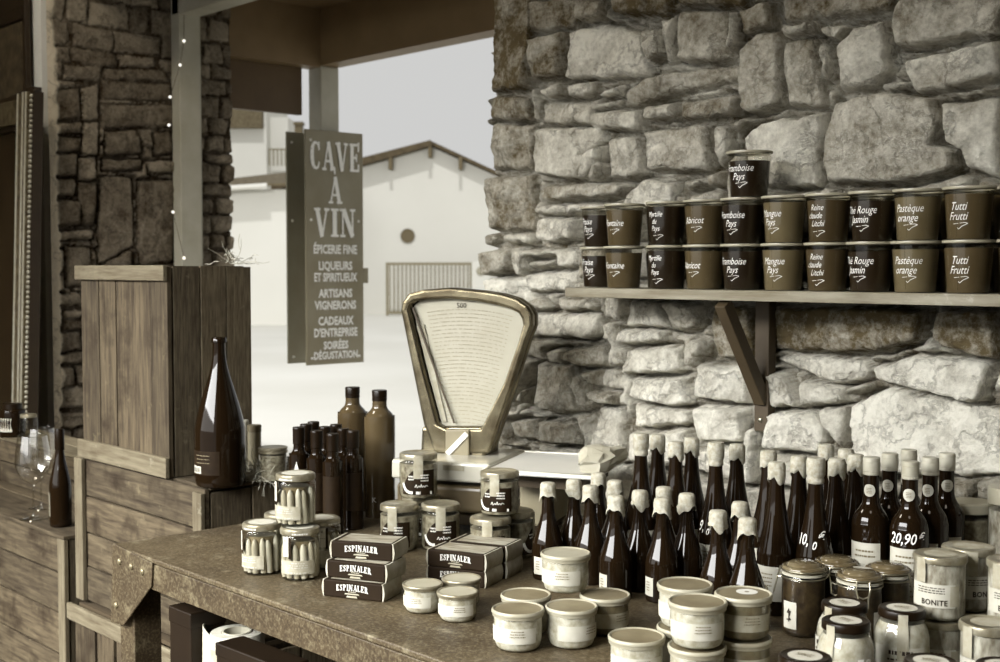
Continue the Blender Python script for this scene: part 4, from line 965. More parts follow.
ra = R(22)
base = along((-2.008, 1.742), ra, 0, .044)
dup(c0_, (base.x, base.y, TZ+.0005), ra, 'dark fish carton at the bottom front of the right stack'); dup(c0_, (base.x, base.y, TZ+.0368), ra, 'dark fish carton on top at the front of the right stack')
q = along(base, ra, .006, .093); dup(c0_, (q.x, q.y, TZ+.0005), ra, 'dark fish carton at the bottom back of the right stack'); dup(c0_, (q.x, q.y, TZ+.0368), ra, 'dark fish carton on top at the back of the right stack')
# ---- terrines: low jars with flat lids
def make_terrine(label, kind, r=.0442, h=.072, lidtop='lid_olive', lid='lid_cream', dark=False):
    t = thing('terrine_jar', label, 'jar', (0, 0, 0), 0, kind)
    P = smoothprof([(r*.80, .0008), (r*.90, .004), (r*.965, h*.16), (r, h*.32), (r, h*.74), (r*.985, h*.825)])
    Q = [(max(a-.0012, 0), z+.0008) for a, z in P]
    b = MB(); b.lathe([(0, .002)]+Q[:-1]+[(0, Q[-2][1])], 40); b.build('contents', M['pate_dark' if dark else 'pate'], t, smooth=60)
    b = MB(); b.lathe([(0, .0006)]+P, 40); b.build('glass_wall', M['glass'], t, smooth=60)
    R1 = r*1.085
    b = MB(); b.lathe([(r*.97, h*.825), (R1*.965, h*.83), (R1*.97, h*.895), (R1*.995, h*.91), (R1, h*.935), (R1*.99, h*.975), (R1*.955, h), (R1*.91, h*.992), (R1*.885, h*.972)], 44); lr = b.build('lid_rim', M[lid], t, smooth=60)
    b = MB(); b.lathe([(R1*.886, h*.972), (R1*.6, h*.968), (0, h*.968)], 40); b.build('lid_top', M[lidtop], t, smooth=60)
    rf = rfun(P)
    lw = wrap('label', M['label_grey' if dark else 'label'], t, rf, h*.24, h*.62, R(-84), r*2.3, .0007, 24)
    put_cyl(join([shift(lines(r*.7, h*.2, 3, 12, .35), r*.1, 0)]), 'print', M['ink_grey'], lw, r, h*.49, R(-70), .0014)
    return t
TG = 'low terrine jars on the table front'
tA = make_terrine('terrine jar at the front left of the five-jar pyramid', TG); TH = .072
tB = make_terrine('x', TG, lidtop='lid_cream'); tC = make_terrine('x', TG, dark=True)
under = {}
def setr(src, px, py, lvl, lb, rz=0, H=TH, rad=.0480, first=False, key=None, at=None):
    if lvl == 0:
        p = Vector((*at, TZ)) if at else free(top_at(px, py, H), rad, name=lb)
        if at: placed.append((p.copy(), rad))
        if key: under[key] = p.copy()
    else:
        p = under[key].copy() if key else Vector((at[0], at[1], TZ)); p.z = TZ+lvl*(H+.0008)
    if first: src.location = p; src.rotation_euler = (0, 0, rz); src['label'] = lb; return src
    return dup(src, p, rz, lb)
setr(tA, 518, 607.5, 0, 'terrine jar at the front left of the five-jar pyramid', R(20), first=True)
setr(tA, 571.5, 605, 0, 'terrine jar at the front right of the pyramid, paper half torn', R(70))
setr(tA, 526, 594, 0, 'terrine jar at the back left of the pyramid, only its lid showing', R(10))
setr(tC, 605, 593.5, 0, 'terrine jar with darker contents at the back right of the pyramid', R(60), first=True)
setr(tB, 566.5, 550.5, 1, 'terrine jar crowning the five-jar pyramid, pale printed lid', R(10), first=True, at=(-1.628, 1.688))
setr(tA, 648.5, 634.5, 0, 'terrine jar standing alone at the left of the right-hand stacks', R(30), at=(-1.345, 1.565))
setr(tA, 697.5, 641, 0, 'terrine jar at the bottom of the front right-hand stack', R(20), key='front', at=(-1.243, 1.596))
setr(tA, 697, 603.5, 1, 'terrine jar on top of the front right-hand stack', R(25), key='front')
setr(tC, 735.5, 635.5, 0, 'terrine jar with darker contents at the bottom of the rightmost stack', R(40), key='right', at=(-1.221, 1.690))
setr(tC, 734.5, 599, 1, 'terrine jar with darker contents and white-marked lid topping the rightmost stack', R(30), key='right')
setr(tA, 684, 628, 0, 'terrine jar at the bottom of the stack behind, nearly hidden', R(40), key='back', at=(-1.326, 1.668))
setr(tA, 684, 590.5, 1, 'terrine jar on top of the stack behind, dull flat lid', R(15), key='back')
for o in list(C.objects):
    if o.get('label', '').endswith('topping the rightmost stack'):
        b = MB(); b.lathe([(.004, .0702), (.018, .0702)], 20); ob = b.build('lid_sticker', M['print_pale'], o)
        ob.location = (.004, .014, 0)
sA = make_terrine('x', TG, r=.0375, h=.056, lidtop='lid_cream', lid='lid_pale'); SH_ = .056
setr(sA, 422.5, 582.5, 0, 'small terrine jar with square white label, left of its group', R(5), SH_, .0408, True)
setr(sA, 457.5, 590.5, 0, 'small terrine jar nearest the camera, pale lid, by the fish cartons', R(30), SH_, .0408)
setr(sA, 461.5, 577, 0, 'small terrine jar behind, lid against the right fish cartons', R(0), SH_, .0408)
# ---- clip-top jars
def make_mason(label):
    t = thing('clip_top_jar', label, 'jar', (0, 0, 0), 0, 'clip-top jars of dark preserves')
    P = smoothprof([(.036, .001), (.0395, .007), (.0402, .02), (.0402, .098), (.038, .108), (.0365, .113)])
    b = MB(); b.lathe([(0, .003)]+[(r-.0015, z+.001) for r, z in P[:-6]]+[(0, .098)], 36); b.build('contents', M['olives'], t, smooth=60)
    b = MB(); b.lathe([(0, .001)]+P, 36); b.build('glass_wall', M['glass'], t, smooth=60)
    b = MB(); b.lathe([(.0375, .112), (.041, .113), (.041, .117), (.0375, .118)], 36); b.build('rubber_seal', M['rubber'], t, smooth=60)
    b = MB(); b.lathe([(.0385, .118), (.041, .1195), (.041, .1255), (.039, .1285), (.034, .1295), (.032, .1285), (.030, .1325), (.024, .1355), (0, .1355)], 36); b.build('glass_lid', M['lid_glass'], t, smooth=60)
    wr = MB(); wr.tube([(.0405*math.cos(2*PI*q/32), .0405*math.sin(2*PI*q/32), .1085) for q in range(32)], .0015, 6, closed=True)
    wr.tube([(.0422*math.cos(2*PI*q/32), .0422*math.sin(2*PI*q/32), .1225) for q in range(32)], .0014, 6, closed=True)
    wr.tube([(.012*s_, .0, .0) for s_ in ()] or [(-.011, -.043, .1225), (-.012, -.0465, .112), (-.010, -.049, .098), (0, -.050, .094), (.010, -.049, .098), (.012, -.0465, .112), (.011, -.043, .1225)], .0015, 6)
    wr.tube([(-.014, -.040, .1085), (-.012, -.0475, .108), (-.009, -.050, .095), (-.008, -.054, .078), (0, -.055, .074), (.008, -.054, .078), (.009, -.050, .095), (.012, -.0475, .108), (.014, -.040, .1085)], .0017, 6)
    wr.tube([(-.012, .040, .1085), (-.01, .045, .116), (.01, .045, .116), (.012, .040, .1085)], .0015, 6)
    wr.build('wire_clip', M['wire'], t, smooth=True)
    wl = wrap('label', M['label'], t, .0402, .016, .066, R(-38), .030); put_cyl(join([shift(stroke([(0, -.012), (0, .012), (-.004, .004), (.004, .008), (0, -.004), (.005, -.008), (-.005, -.008)], .0022), 0, 0)]), 'print', M['ink'], wl, .0402, .041, R(-38), .0012)
    return t
M['lid_glass'] = mat('milky_glass_lid', 88, .1, var=18, scale=20, coat=.6)
MH = .138
m0 = make_mason('clip-top jar at the left with wire latch hanging down and small label')
MAS = [(804, 560, 'clip-top jar at the left with wire latch hanging down and small label', -58), (837, 556, 'clip-top jar behind, between the first and the nearest one', 30), (860, 568, 'clip-top jar in the middle, latch facing the camera', 38), (888, 563, 'clip-top jar right of the middle one, latch on its right side', 100)]
for i, (px, py, lb, rz) in enumerate(MAS):
    p = free(top_at(px, py, MH), .0415, name='jar')
    if i == 0: m0.location = p; m0.rotation_euler = (0, 0, R(rz))
    else: dup(m0, p, R(rz), lb)
# ---- cream jars with dark lids
def make_dark(label, extra=False):
    t = thing('cream_jar', label, 'jar', (0, 0, 0), 0, 'jars with dark lids')
    P = smoothprof([(.039, .001), (.0435, .008), (.0445, .02), (.0445, .068), (.042, .088), (.0355, .101), (.034, .109)])
    b = MB(); b.lathe([(0, .003)]+[(r-.0013, z+.0008) for r, z in P[:-5]]+[(0, .094)], 36); b.build('contents', M['pate'], t, smooth=60)
    b = MB(); b.lathe([(0, .001)]+P, 36); b.build('glass_wall', M['glass'], t, smooth=60)
    b = MB(); b.lathe([(.035, .1075), (.0366, .108), (.037, .110), (.037, .1155), (.0358, .1185), (.0335, .1195), (.031, .1188), (0, .1188)], 36); ld = b.build('lid', M['lid_dark'], t, smooth=30)
    b = MB(); b.lathe([(.0004, .1191), (.024, .1191)], 30); b.build('lid_sticker', M['label'], ld); put_flat(lines(.03, .014, 3, 5, .5), 'sticker_print', M['ink_grey'], ld, (0, 0, .1192), (1, 0, 0), (0, 1, 0), .0004)
    rf = rfun([(.0450, .04), (.0450, .068), (.0426, .088), (.0372, .103), (.0374, .117)])
    wrap('paper_seal', M['label_grey'], t, rf, .055, .117, R(-80), .018, .0012, 6, 10)
    wl = wrap('label', M['label'], t, .0446, .034, .073, R(-88), .085, .0006, 20)
    put_cyl(join([shift(lines(.05, .007, 1, 9, .8), 0, .012), shift(lines(.06, .02, 3, 7, .4), 0, -.004)]), 'print', M['ink'], wl, .0446, .054, R(-84), .0012)
    return t
# ---- tuna jars
def make_tuna(label):
    t = thing('tuna_jar', label, 'jar', (0, 0, 0), 0, 'straight tuna jars with paper labels')
    P = smoothprof([(.037, .001), (.0408, .006), (.0415, .014), (.0415, .086), (.040, .0945)])
    b = MB(); b.lathe([(0, .003)]+[(r-.0016, z+.001) for r, z in P[:-4]]+[(0, .084)], 36); b.build('contents', M['tuna'], t, smooth=60)
    b = MB(); b.lathe([(0, .001)]+P, 36); b.build('glass_wall', M['glass'], t, smooth=60)
    b = MB(); b.lathe([(.0405, .0935), (.0430, .094), (.0434, .096), (.0434, .102), (.0424, .1042), (.0395, .1055), (.037, .1045), (0, .1045)], 36); ld = b.build('lid', M['lid_pale'], t, smooth=30)
    wrap('paper_seal', M['label_grey'], t, rfun([(.0440, .05), (.0440, .104)]), .064, .1035, R(-110), .018, .0006)
    b = MB(); b.lathe([(.0004, .1049), (.026, .1049)], 26); b.build('lid_print', M['label_grey'], ld)
    wl = wrap('label', M['label'], t, .0415, .024, .062, R(-86), .078, .0007, 18)
    put_cyl(join([shift(text_geo('BONITE', .0125, 0, .03, .92, 1.08), .006, -.011), shift(lines(.05, .012, 3, 6, .4), 0, .009)]), 'print', M['ink'], wl, .0415, .043, R(-88), .0014)
    wrap('label_edge', M['label_grey'], t, .0415, .026, .060, R(-35), .016, .0012)
    return t
M['tuna'] = mat('pale_fish', 135, .45, var=55, scale=80, stretch=(1, 1, .4))
UH = .1055
u0 = make_tuna('tuna jar marked BONITE, stacked in the foreground right of the 20,90 € bottle')
PAIR = [(-.997, 1.922), (-.992, 2.010), (-.893, 1.968)]
TUN = [(0, 1, 'tuna jar marked BONITE, stacked in the foreground right of the 20,90 € bottle', 6), (0, 0, 'tuna jar directly under the foreground BONITE jar', 10), (1, 1, 'tuna jar stacked behind the BONITE jar, label in shade', 55), (1, 0, 'tuna jar hidden at the bottom behind the BONITE pair', 60), (2, 1, 'tuna jar upper of the two cut off by the right edge', 10), (2, 0, 'tuna jar lower of the two cut off by the right edge', 10)]
for i, (pr_, lvl, lb, rz) in enumerate(TUN):
    p = Vector((*PAIR[pr_], TZ+lvl*(UH+.001)))
    if lvl == 0: placed.append((p.copy(), .0432))
    if i == 0: u0.location = p; u0.rotation_euler = (0, 0, R(rz))
    else: dup(u0, p, R(rz), lb)
p = Vector((-.893, 1.878, TZ)); placed.append((p.copy(), .0432)); t = dup(u0, p, R(4), 'taller tuna jar at the bottom right corner with paper seal over its lid'); t.scale = (1, 1, .128/UH)
KH = .139
k0 = make_dark('dark-lidded jar of pale cream right of centre, printed label')
DKL = [(902, 607, 'dark-lidded jar of pale cream standing right of the clip-top jars', 22), (846, 619.5, 'dark-lidded jar with white figures written on its side', -15), (844.5, 602, 'dark-lidded jar directly behind the one with white figures', -20), (805, 655, 'dark lid just rising from the bottom edge, left of the cream jars', 10), (931, 660, 'dark lid cut off by the bottom edge under the tuna jars', 20), (1003, 664, 'dark lid cut off by the bottom edge at the right corner', 20)]
for i, (px, py, lb, rz) in enumerate(DKL):
    p = free(top_at(px, py, KH), .0447, name='jar')
    if i == 0: k0.scale = (1, 1, 1.163); k0.location = p; k0.rotation_euler = (0, 0, R(rz)); k0['label'] = lb; t = k0
    else: t = dup(k0, p, R(rz), lb)
    if i == 1: put_cyl(text_geo('52', .034, .1, .012, .9), 'price_writing', M['chalk'], t, .0446, .064, R(-8), .0022)
# tall pale jar at the right edge and the chunky preserve behind
t = thing('tall_jar', 'tall jar with a white lid at the right edge, above the tuna jars', 'jar', (0, 0, 0), R(10))
p = free(top_at(1012, 487, .245), .045, name='jar'); t.location = p
b = MB(); b.lathe([(0, .003)]+smoothprof([(.039, .002), (.0425, .01), (.0425, .2)])+[(0, .2)], 32); b.build('contents', M['tuna'], t, smooth=60)
b = MB(); b.lathe([(0, .001)]+smoothprof([(.04, .001), (.044, .008), (.044, .205), (.042, .213)]), 32); b.build('glass_wall', M['glass'], t, smooth=60)
b = MB(); b.lathe([(.0425, .212), (.0452, .213), (.0455, .242), (.044, .245), (0, .245)], 32); b.build('lid', M['lid_cream'], t, smooth=30)
t = thing('preserve_jar', 'jar of chunky preserve against the wall, right of the last round-shouldered bottle', 'jar', (0, 0, 0), R(10))
p = free(top_at(971, 501, .20), .0465, name='jar'); t.location = p
b = MB(); b.lathe([(0, .003)]+smoothprof([(.042, .002), (.0445, .01), (.0445, .15), (.042, .165)])+[(0, .168)], 32); b.build('contents', M['confit'], t, smooth=60)
b = MB(); b.lathe([(0, .001)]+smoothprof([(.042, .001), (.046, .008), (.046, .155), (.043, .172), (.042, .18)]), 32); b.build('glass_wall', M['glass'], t, smooth=60)
b = MB(); b.lathe([(.0425, .178), (.0455, .18), (.0455, .197), (.043, .2), (0, .2)], 32); b.build('lid', M['lid_cream'], t, smooth=30)
# ================================================================== GOODS
# ---- tubs of jam on the wall shelf
TUBH = .107
def make_tub(fill, level, words, label):
    t = thing('jam_tub', label, 'tub', (0, 0, 0), 0, 'jam tubs on the wall shelf')
    prof = [(.0415, 0), (.0425, .002), (.0495, .098)]
    rf = rfun(prof)
    b = MB(); b.lathe([(0, .001), (.0405, .001), (.0417, .003), (rf(level)-.0008, level), (0, level)], 36); b.build('filling', M[fill], t, smooth=True)
    b = MB(); b.lathe([(0, 0), (.0415, 0), (.0425, .002), (.0497, .099)], 36); b.build('tub_wall', M['tub_clear'], t, smooth=True)
    b = MB(); b.lathe([(.0497, .0985), (.0528, .0998), (.0535, .1022), (.0528, .105), (.0505, .1055), (.0485, .1035)], 40); ld = b.build('lid_rim', M['rim'], t, smooth=True)
    b = MB(); b.lathe([(.0478, .1035), (.0465, .1022), (0, .1022)], 36); b.build('lid', M['tub_lid'], t, smooth=True)
    gs = []; n = len(words); y = .064+.0115*(n-1)/1.0*.8
    for i, w in enumerate(words):
        if not w: continue
        g = text_geo(w, .0225 if n < 3 else .0185, .4, -.003, .78); gs.append(shift(g, rj.uniform(-.004, .004)-.004, -i*(.0195 if n < 3 else .0172)+(n-1)*.009))
    x = 0; tail = stroke([(-.012, -.0165-.0085*(n-1)), (.012, -.014-.0085*(n-1)), (.018, -.016-.0085*(n-1)), (.006, -.0215-.0085*(n-1)), (.0, -.027-.0085*(n-1)), (-.003, -.024-.0085*(n-1))], .0011); gs.append(tail)
    put_cyl(join(gs), 'handwriting', M['chalk'], t, rf, .056, -PI/2)
    b = MB(); b.lathe([(rf(.006)+.0004, .006), (rf(.096)+.0004, .096)], 1, a0=R(-97), a1=R(-95.6)); b.build('seal_strip', M['glass_thick'], t)
    return t
cups = [(599, .06, 'c_black', .082, ['Fraise', 'Pays']), (623.5, 0, 'c_mid', .088, ['Fontaine']), (666.5, 0, 'c_black', .092, ['Myrtille', 'du', 'Pays']), (704, 0, 'c_mid', .09, ['Abricot']), (742, 0, 'c_black', .088, ['Framboise', 'Pays']),
        (783, 0, 'c_light', .09, ['Mangue', 'Pays']), (827, 0, 'c_soft', .09, ['Reine', 'claude', 'Litchi']), (870, 0, 'c_dark', .084, ['Thé Rouge', 'Jasmin']), (915, 0, 'c_light', .088, ['Pastèque', 'orange']), (968, 0, 'c_mid', .09, ['Tutti', 'Frutti']), (1024, 0, 'c_mid', .09, ['Abricot', 'Pays'])]
WHICH = ['very dark tub hanging back at the left end of the {} row', 'mid brown tub marked Fontaine, {} row', 'near-black tub marked Myrtille du Pays, {} row', 'mid brown tub marked Abricot, {} row, fourth from the left', 'dark tub marked Framboise Pays, {} row',
         'light olive tub marked Mangue Pays, {} row', 'brown tub with three written lines Reine claude Litchi, {} row', 'dark tub marked Thé Rouge Jasmin, {} row', 'light olive tub marked Pastèque orange, {} row', 'brown tub marked Tutti Frutti, {} row', 'brown tub cut off by the right edge, {} row']
for i, (px, dy, f, lv, wd) in enumerate(cups):
    y = SY0+.056+dy
    x0 = onY(px, 288, y).x
    t = make_tub(f, lv, wd, WHICH[i].format('lower shelf')); t.scale = (.965, .965, 1); t.location = (x0, y, SHZ+.0005); t.rotation_euler = (0, 0, R(rj.uniform(-5, 9)))
    dup(t, (x0+rj.uniform(-.003, .003), y+.002, SHZ+.0005+TUBH-.001), R(rj.uniform(-5, 9)), WHICH[i].format('upper'))
    if i:      # a second rank stands behind the first
        dup(t, (x0+.050, y+.0985, SHZ+.0005), R(120), 'shadowed tub in the back rank behind the tub marked %s, lower level' % ' '.join(wd))
        dup(t, (x0+.050, y+.0985, SHZ+.0005+TUBH-.001), R(120), 'shadowed tub in the back rank behind the tub marked %s, upper level' % ' '.join(wd))
y = SY0+.06; x0 = onY(749, 190, y).x
t = make_tub('c_black', .082, ['Framboise', 'Pays'], 'single dark tub stacked alone on top of the upper row'); t.location = (x0, y, SHZ+.0005+2*(TUBH-.001)); t.rotation_euler = (0, 0, R(8))
# ---- bottles
def capw(seed, amp):
    rr = random.Random(seed); ph = [rr.uniform(0, 6) for _ in range(4)]
    def w(i, a, r, z):
        k = amp*(math.sin(3*a+ph[0])+.6*math.sin(7*a+ph[1])); d = .6 if i < 2 else .18
        return r+k*.0024*d+.0006*math.sin(11*a+ph[2]+i), z+(amp*.007*(math.sin(2*a+ph[3])+.5*math.sin(5*a+ph[1])) if i < 2 else 0)
    return w
def make_half(label):
    t = thing('champagne_half_bottle', label, 'bottle', (0, 0, 0), 0, 'paper-capped half bottles')
    P = smoothprof([(.0335, .004), (.0345, .02), (.0345, .072), (.0334, .084), (.0283, .100), (.0222, .117), (.0170, .133), (.0141, .150), (.0131, .168), (.0130, .19)])
    b = MB(); b.lathe([(0, .003), (.028, 0), (.0325, .001)]+P+[(.012, .2)], 40); b.build('glass_body', M['bottle'], t, smooth=60)
    b = MB(); b.lathe([(.0190, .178), (.0192, .181), (.0172, .189), (.0176, .195), (.0174, .202), (.0168, .207), (.0145, .2112), (.008, .2125), (0, .2125)], 30, wob=capw(3, 1)); c = b.build('paper_cap', M['cap_paper'], t, smooth=60)
    wl = wrap('label', M['label'], t, .0345, .014, .052, R(-92), .026); put_cyl(lines(.016, .022, 4, 3, .4), 'print', M['ink_grey'], wl, .0345, .034, R(-92), .001)
    return t
HALF = [(548, 482, 'paper-capped half bottle, leftmost, behind the pale terrine jar'), (574, 479, 'paper-capped half bottle, second from the left in the rear rank'), (590.5, 485, 'paper-capped half bottle, third from the left, just in front of its neighbours'), (598.5, 472.5, 'paper-capped half bottle tucked furthest back, near the weighing pan'),
 (615, 480, 'paper-capped half bottle directly behind one with a folded cap'), (616, 495, 'paper-capped half bottle with folded cap, front rank, label at its foot'), (640, 490, 'paper-capped half bottle in the middle, below the tall pale-capped bottles'), (664, 487.5, 'paper-capped half bottle behind the labelled front one, cap just showing'),
 (662.5, 497.5, 'paper-capped half bottle with twisted cap and pale label, right of centre front'), (687, 493, 'paper-capped half bottle with neat round cap, right of the twisted cap'), (718, 510, 'paper-capped half bottle behind the stacked terrine jars on the left side'), (740, 501.5, 'paper-capped half bottle behind two nearer ones, by the wine label'), (747.5, 517.5, 'paper-capped half bottle nearest the camera, with wide cap')]
hb0 = None
for i, (px, py, lb) in sorted(enumerate(HALF), key=lambda q: -q[1][1]):
    p = free(top_at(px, py, .2125), .0348, name=lb)
    if hb0 is None: hb0 = make_half(lb); hb0.location = p; hb0.rotation_euler = (0, 0, R(rj.uniform(-12, 30)))
    else: dup(hb0, p, R(rj.uniform(-12, 25)) if i in (0, 5, 8) else R(rj.uniform(60, 300)), lb)
def make_port(label):
    t = thing('fortified_wine_bottle', label, 'bottle', (0, 0, 0), 0, 'round-shouldered bottles with screw caps')
    P = smoothprof([(.0355, .004), (.0368, .015), (.0368, .164), (.0360, .182), (.031, .198), (.0215, .212), (.0162, .226), (.0150, .250), (.0148, .278)])
    b = MB(); b.lathe([(0, .004), (.031, 0), (.0355, .001)]+P, 40); b.build('glass_body', M['bottle'], t, smooth=60)
    b = MB(); b.lathe([(.0150, 0.2752), (.0166, 0.2762), (.0166, 0.2822), (.0158, 0.2827), (.0166, 0.2837), (.0168, 0.3002), (.0160, 0.3012), (.0166, 0.3022), (.0162, 0.3087), (.0148, 0.3100), (0, 0.3100)], 30); b.build('screw_cap', M['cap_foil'], t, smooth=30)
    n = 14; vs = []
    for q in range(n+1):
        x = -.0122+.0244*q/n; h_ = .0122*math.sqrt(max(0, 1-(x/.0123)**2)); vs += [(x, -h_), (x, h_)]
    nl = put_cyl((vs, [(2*q, 2*q+2, 2*q+3, 2*q+1) for q in range(n)]), 'neck_label', M['label'], t, .0153, .246, R(-80), .0008)
    put_cyl(join([lines(.013, .012, 4, 5, .5)]), 'print', M['ink_grey'], nl, .0153, .246, R(-80), .0014)
    wl = wrap('label', M['label'], t, .0368, .03, .146, R(-88), .068, n=18); put_cyl(join([shift(lines(.05, .02, 2, 11, .35), .003, .035), shift(lines(.05, .05, 5, 17, .3), 0, -.015)]), 'print', M['ink_grey'], wl, .0368, .09, R(-88), .001)
    return t
PORT = [(871.7, 457, 'round-shouldered bottle, leftmost, oval neck label and large white label'), (890, 455, 'round-shouldered bottle behind, second from the left, neck label half seen'), (909, 450.5, 'round-shouldered bottle furthest back, only its screw cap showing'), (910.6, 461, 'round-shouldered bottle in front marked 20,90 € in white'), (930.5, 458.6, 'round-shouldered bottle just right of the 20,90 € one'), (947, 456, 'round-shouldered bottle furthest right, darker neck label')]
p0_ = None
for i, (px, py, lb) in sorted(enumerate(PORT), key=lambda q: -q[1][1]):
    p = free(top_at(px, py, .31), .0372, name=lb)
    rz = R([6, 4, 0, 10, 0, 25][i])
    if p0_ is None: p0_ = make_port(lb); p0_.location = p; t = p0_
    else: t = dup(p0_, p, 0, lb)
    t.rotation_euler = (0, 0, rz)
for t in [o for o in C.objects if o.get('label', '').endswith('20,90 € in white')]:
    put_cyl(join([shift(text_geo('20,90', .030, .25, .012, .8), -.007, 0), shift(text_geo('€', .022, .2, .012, .9), .031, .005)]), 'price_writing', M['chalk'], t, .0368, .164, R(-82), .0012)
def make_tall(label, ring):
    t = thing('sparkling_wine_bottle', label, 'bottle', (0, 0, 0), 0, 'tall pale-capped bottles by the wall')
    P = smoothprof([(.0362, .004), (.0374, .02), (.0374, .110), (.0360, .127), (.0310, .150), (.0252, .174), (.0204, .200), (.0168, .226), (.0145, .252)])
    b = MB(); b.lathe([(0, .004), (.031, 0), (.0352, .001)]+P+[(.0135, .29)], 40); b.build('glass_body', M['bottle'], t, smooth=60)
    if ring: prof = [(.0150, .262), (.0164, .264), (.0164, .270), (.0152, .273), (.0170, .277), (.0182, .280), (.0184, .305), (.0165, .3115), (0, .312)]
    else: prof = [(.0152, .262), (.0168, .264), (.0172, .272), (.0172, .292), (.0150, .299), (.008, .3003), (0, .3003)]
    b = MB(); b.lathe(prof, 30, wob=None if ring else capw(9, .9)); b.build('foil_cap', M['cap_paper'], t, smooth=60)
    wl = wrap('label', M['label'], t, .0374, .03, .098, R(-90), .062); put_cyl(join([lines(.038, .03, 4, 8, .35), shift(stroke([(0, -.028), (.004, -.016), (-.004, -.01), (.003, -.022), (0, -.03)], .0022), 0, 0)]), 'print', M['ink_grey'], wl, .0374, .072, R(-90), .001)
    return t
TALL = [(641, 433, 1, 'tall bottle with ringed white cap, leftmost by the wall'), (658, 434, 0, 'tall pale-capped bottle, second from the left, cap tilted'), (676, 441, 0, 'tall pale-capped bottle, third from the left, set a little lower'), (692, 437, 0, 'tall pale-capped bottle, fourth from the left by the pale stone'), (716, 442, 1, 'tall bottle with ringed white cap and handwritten price on its shoulder'), (737, 443.5, 0, 'tall pale-capped bottle just right of the priced ringed-cap bottle'),
 (768.5, 450, 0, 'tall pale-capped bottle under the shelf bracket, partly hidden'), (777, 462, 0, 'tall pale-capped bottle with a big white label, behind the clip-top jar'), (799, 459, 0, 'tall pale-capped bottle between the labelled one and the 10 euro one'), (816, 458.5, 1, 'tall bottle marked 10 € in white on its shoulder'), (836.5, 463.5, 0, 'tall pale-capped bottle right of the 10 € bottle, many thin reflections'), (856, 459, 0, 'tall pale-capped bottle furthest right, next to the round-shouldered bottles'), (826, 451, 0, 'tall pale-capped bottle peeping between two caps in the rear rank'), (846, 455, 0, 'tall pale-capped bottle deep in the rear rank, left of the last cap')]
tp = {}; tall_ = {}
for i, (px, py, ring, lb) in sorted(enumerate(TALL), key=lambda q: -q[1][1]-30*q[1][2]):
    p = free(top_at(px, py, .312 if ring else .3005), .0378, name=lb)
    if ring not in tp: t = make_tall(lb, ring); t.location = p; tp[ring] = t
    else: t = dup(tp[ring], p, 0, lb)
    t.rotation_euler = (0, 0, R(6) if i in (7, 4, 9) else R(rj.uniform(15, 60)))
    tall_[i] = t
rf = rfun(smoothprof([(.0374, .110), (.0360, .127), (.0310, .150), (.0252, .174), (.0204, .200), (.0168, .226)]))
t = tall_[9]
put_cyl(join([shift(text_geo('10,', .03, .2, .01, .75), -.017, -.002), shift(text_geo('0', .022, .2, .01, .8), .008, -.012), shift(text_geo('€', .024, .2, .01, .9), .021, .006)]), 'price_writing', M['chalk'], t, rf, .156, R(-80), .001)
t = tall_[4]
put_cyl(join([shift(text_geo('9,', .032, .25, .01, .75), -.012, 0), shift(text_geo('0', .02, .2, .01, .8), .006, -.01)]), 'price_writing', M['chalk'], t, rf, .135, R(-95), .001)
# dark slim oil bottles and two tall spirit bottles
def make_slim(label):
    t = thing('slim_dark_bottle', label, 'bottle', (0, 0, 0), 0, 'slim dark bottles left of the tall pair')
    P = smoothprof([(.0255, .004), (.0263, .012), (.0263, .172), (.025, .182), (.0190, .191), (.0148, .200), (.0142, .226)])
    b = MB(); b.lathe([(0, .003), (.024, 0), (.027, .001)]+P, 32); b.build('glass_body', M['bottle'], t, smooth=60)
    b = MB(); b.lathe([(.0146, .212), (.0158, .214), (.0160, .250), (.0162, .2515), (.0162, .256), (.0152, .2578), (0, .2578)], 28); b.build('cap', M['lid_dark'], t, smooth=30)
    wl = wrap('label', M['label_dark'], t, .0263, .05, .15, R(-60), .05); b = MB()
    return t
SLIM = [(298.6, 427, 'slim dark bottle, leftmost of the cluster, square cap with a pale fleck'), (306, 424, 'slim dark bottle behind the leftmost one, flat cap above it'), (313.5, 422, 'slim dark bottle at the very back left of the cluster'), (316.5, 430.5, 'slim dark bottle in the middle front, long neck shining'), (325, 426.5, 'slim dark bottle whose cap shows between two front ones'), (332.5, 433.5, 'slim dark bottle nearest the camera, right of the middle one'), (336, 425, 'slim dark bottle at the back, left of the tall bottles'), (343, 430, 'slim dark bottle third from the right, pale streak on its neck'), (353, 430.5, 'slim dark bottle at the right end, against the tall bottle')]
s0 = None
for i, (px, py, lb) in sorted(enumerate(SLIM), key=lambda q: -q[1][1]):
    p = free(top_at(px, py, .2578), .0262, name=lb)
    if s0 is None: s0 = make_slim(lb); s0.location = p; s0.rotation_euler = (0, 0, R(10))
    else: t = dup(s0, p, R(rj.uniform(0, 40)), lb)
    if i == 0: put_cyl(([(-.007, 0), (.007, 0), (0, .024)], [(0, 1, 2)]), 'triangle_mark', M['print_pale'], t, .0263, .145, R(-75), .0012)
def make_spirit(label):
    t = thing('spirit_bottle', label, 'bottle', (0, 0, 0), 0, 'tall brown spirit bottles')
    P = smoothprof([(.0395, .004), (.041, .014), (.0425, .255), (.0405, .270), (.034, .284), (.0255, .293), (.0205, .302), (.0195, .322)])
    b = MB(); b.lathe([(0, .003), (.036, 0), (.039, .001)]+P, 36); b.build('glass_body', M['bottle_brown'], t, smooth=60)
    b = MB(); b.lathe([(.0195, .318), (.0205, .319), (.0205, .327), (.0196, .3275), (.0205, .3285), (.0208, .346), (.0198, .3478), (0, .3478)], 28); b.build('screw_cap', M['lid_dark'], t, smooth=30)
    g = text_geo('K', .02); put_cyl(g, 'letter', M['print_pale'], t, .0412, .05, R(-60), .001)
    return t
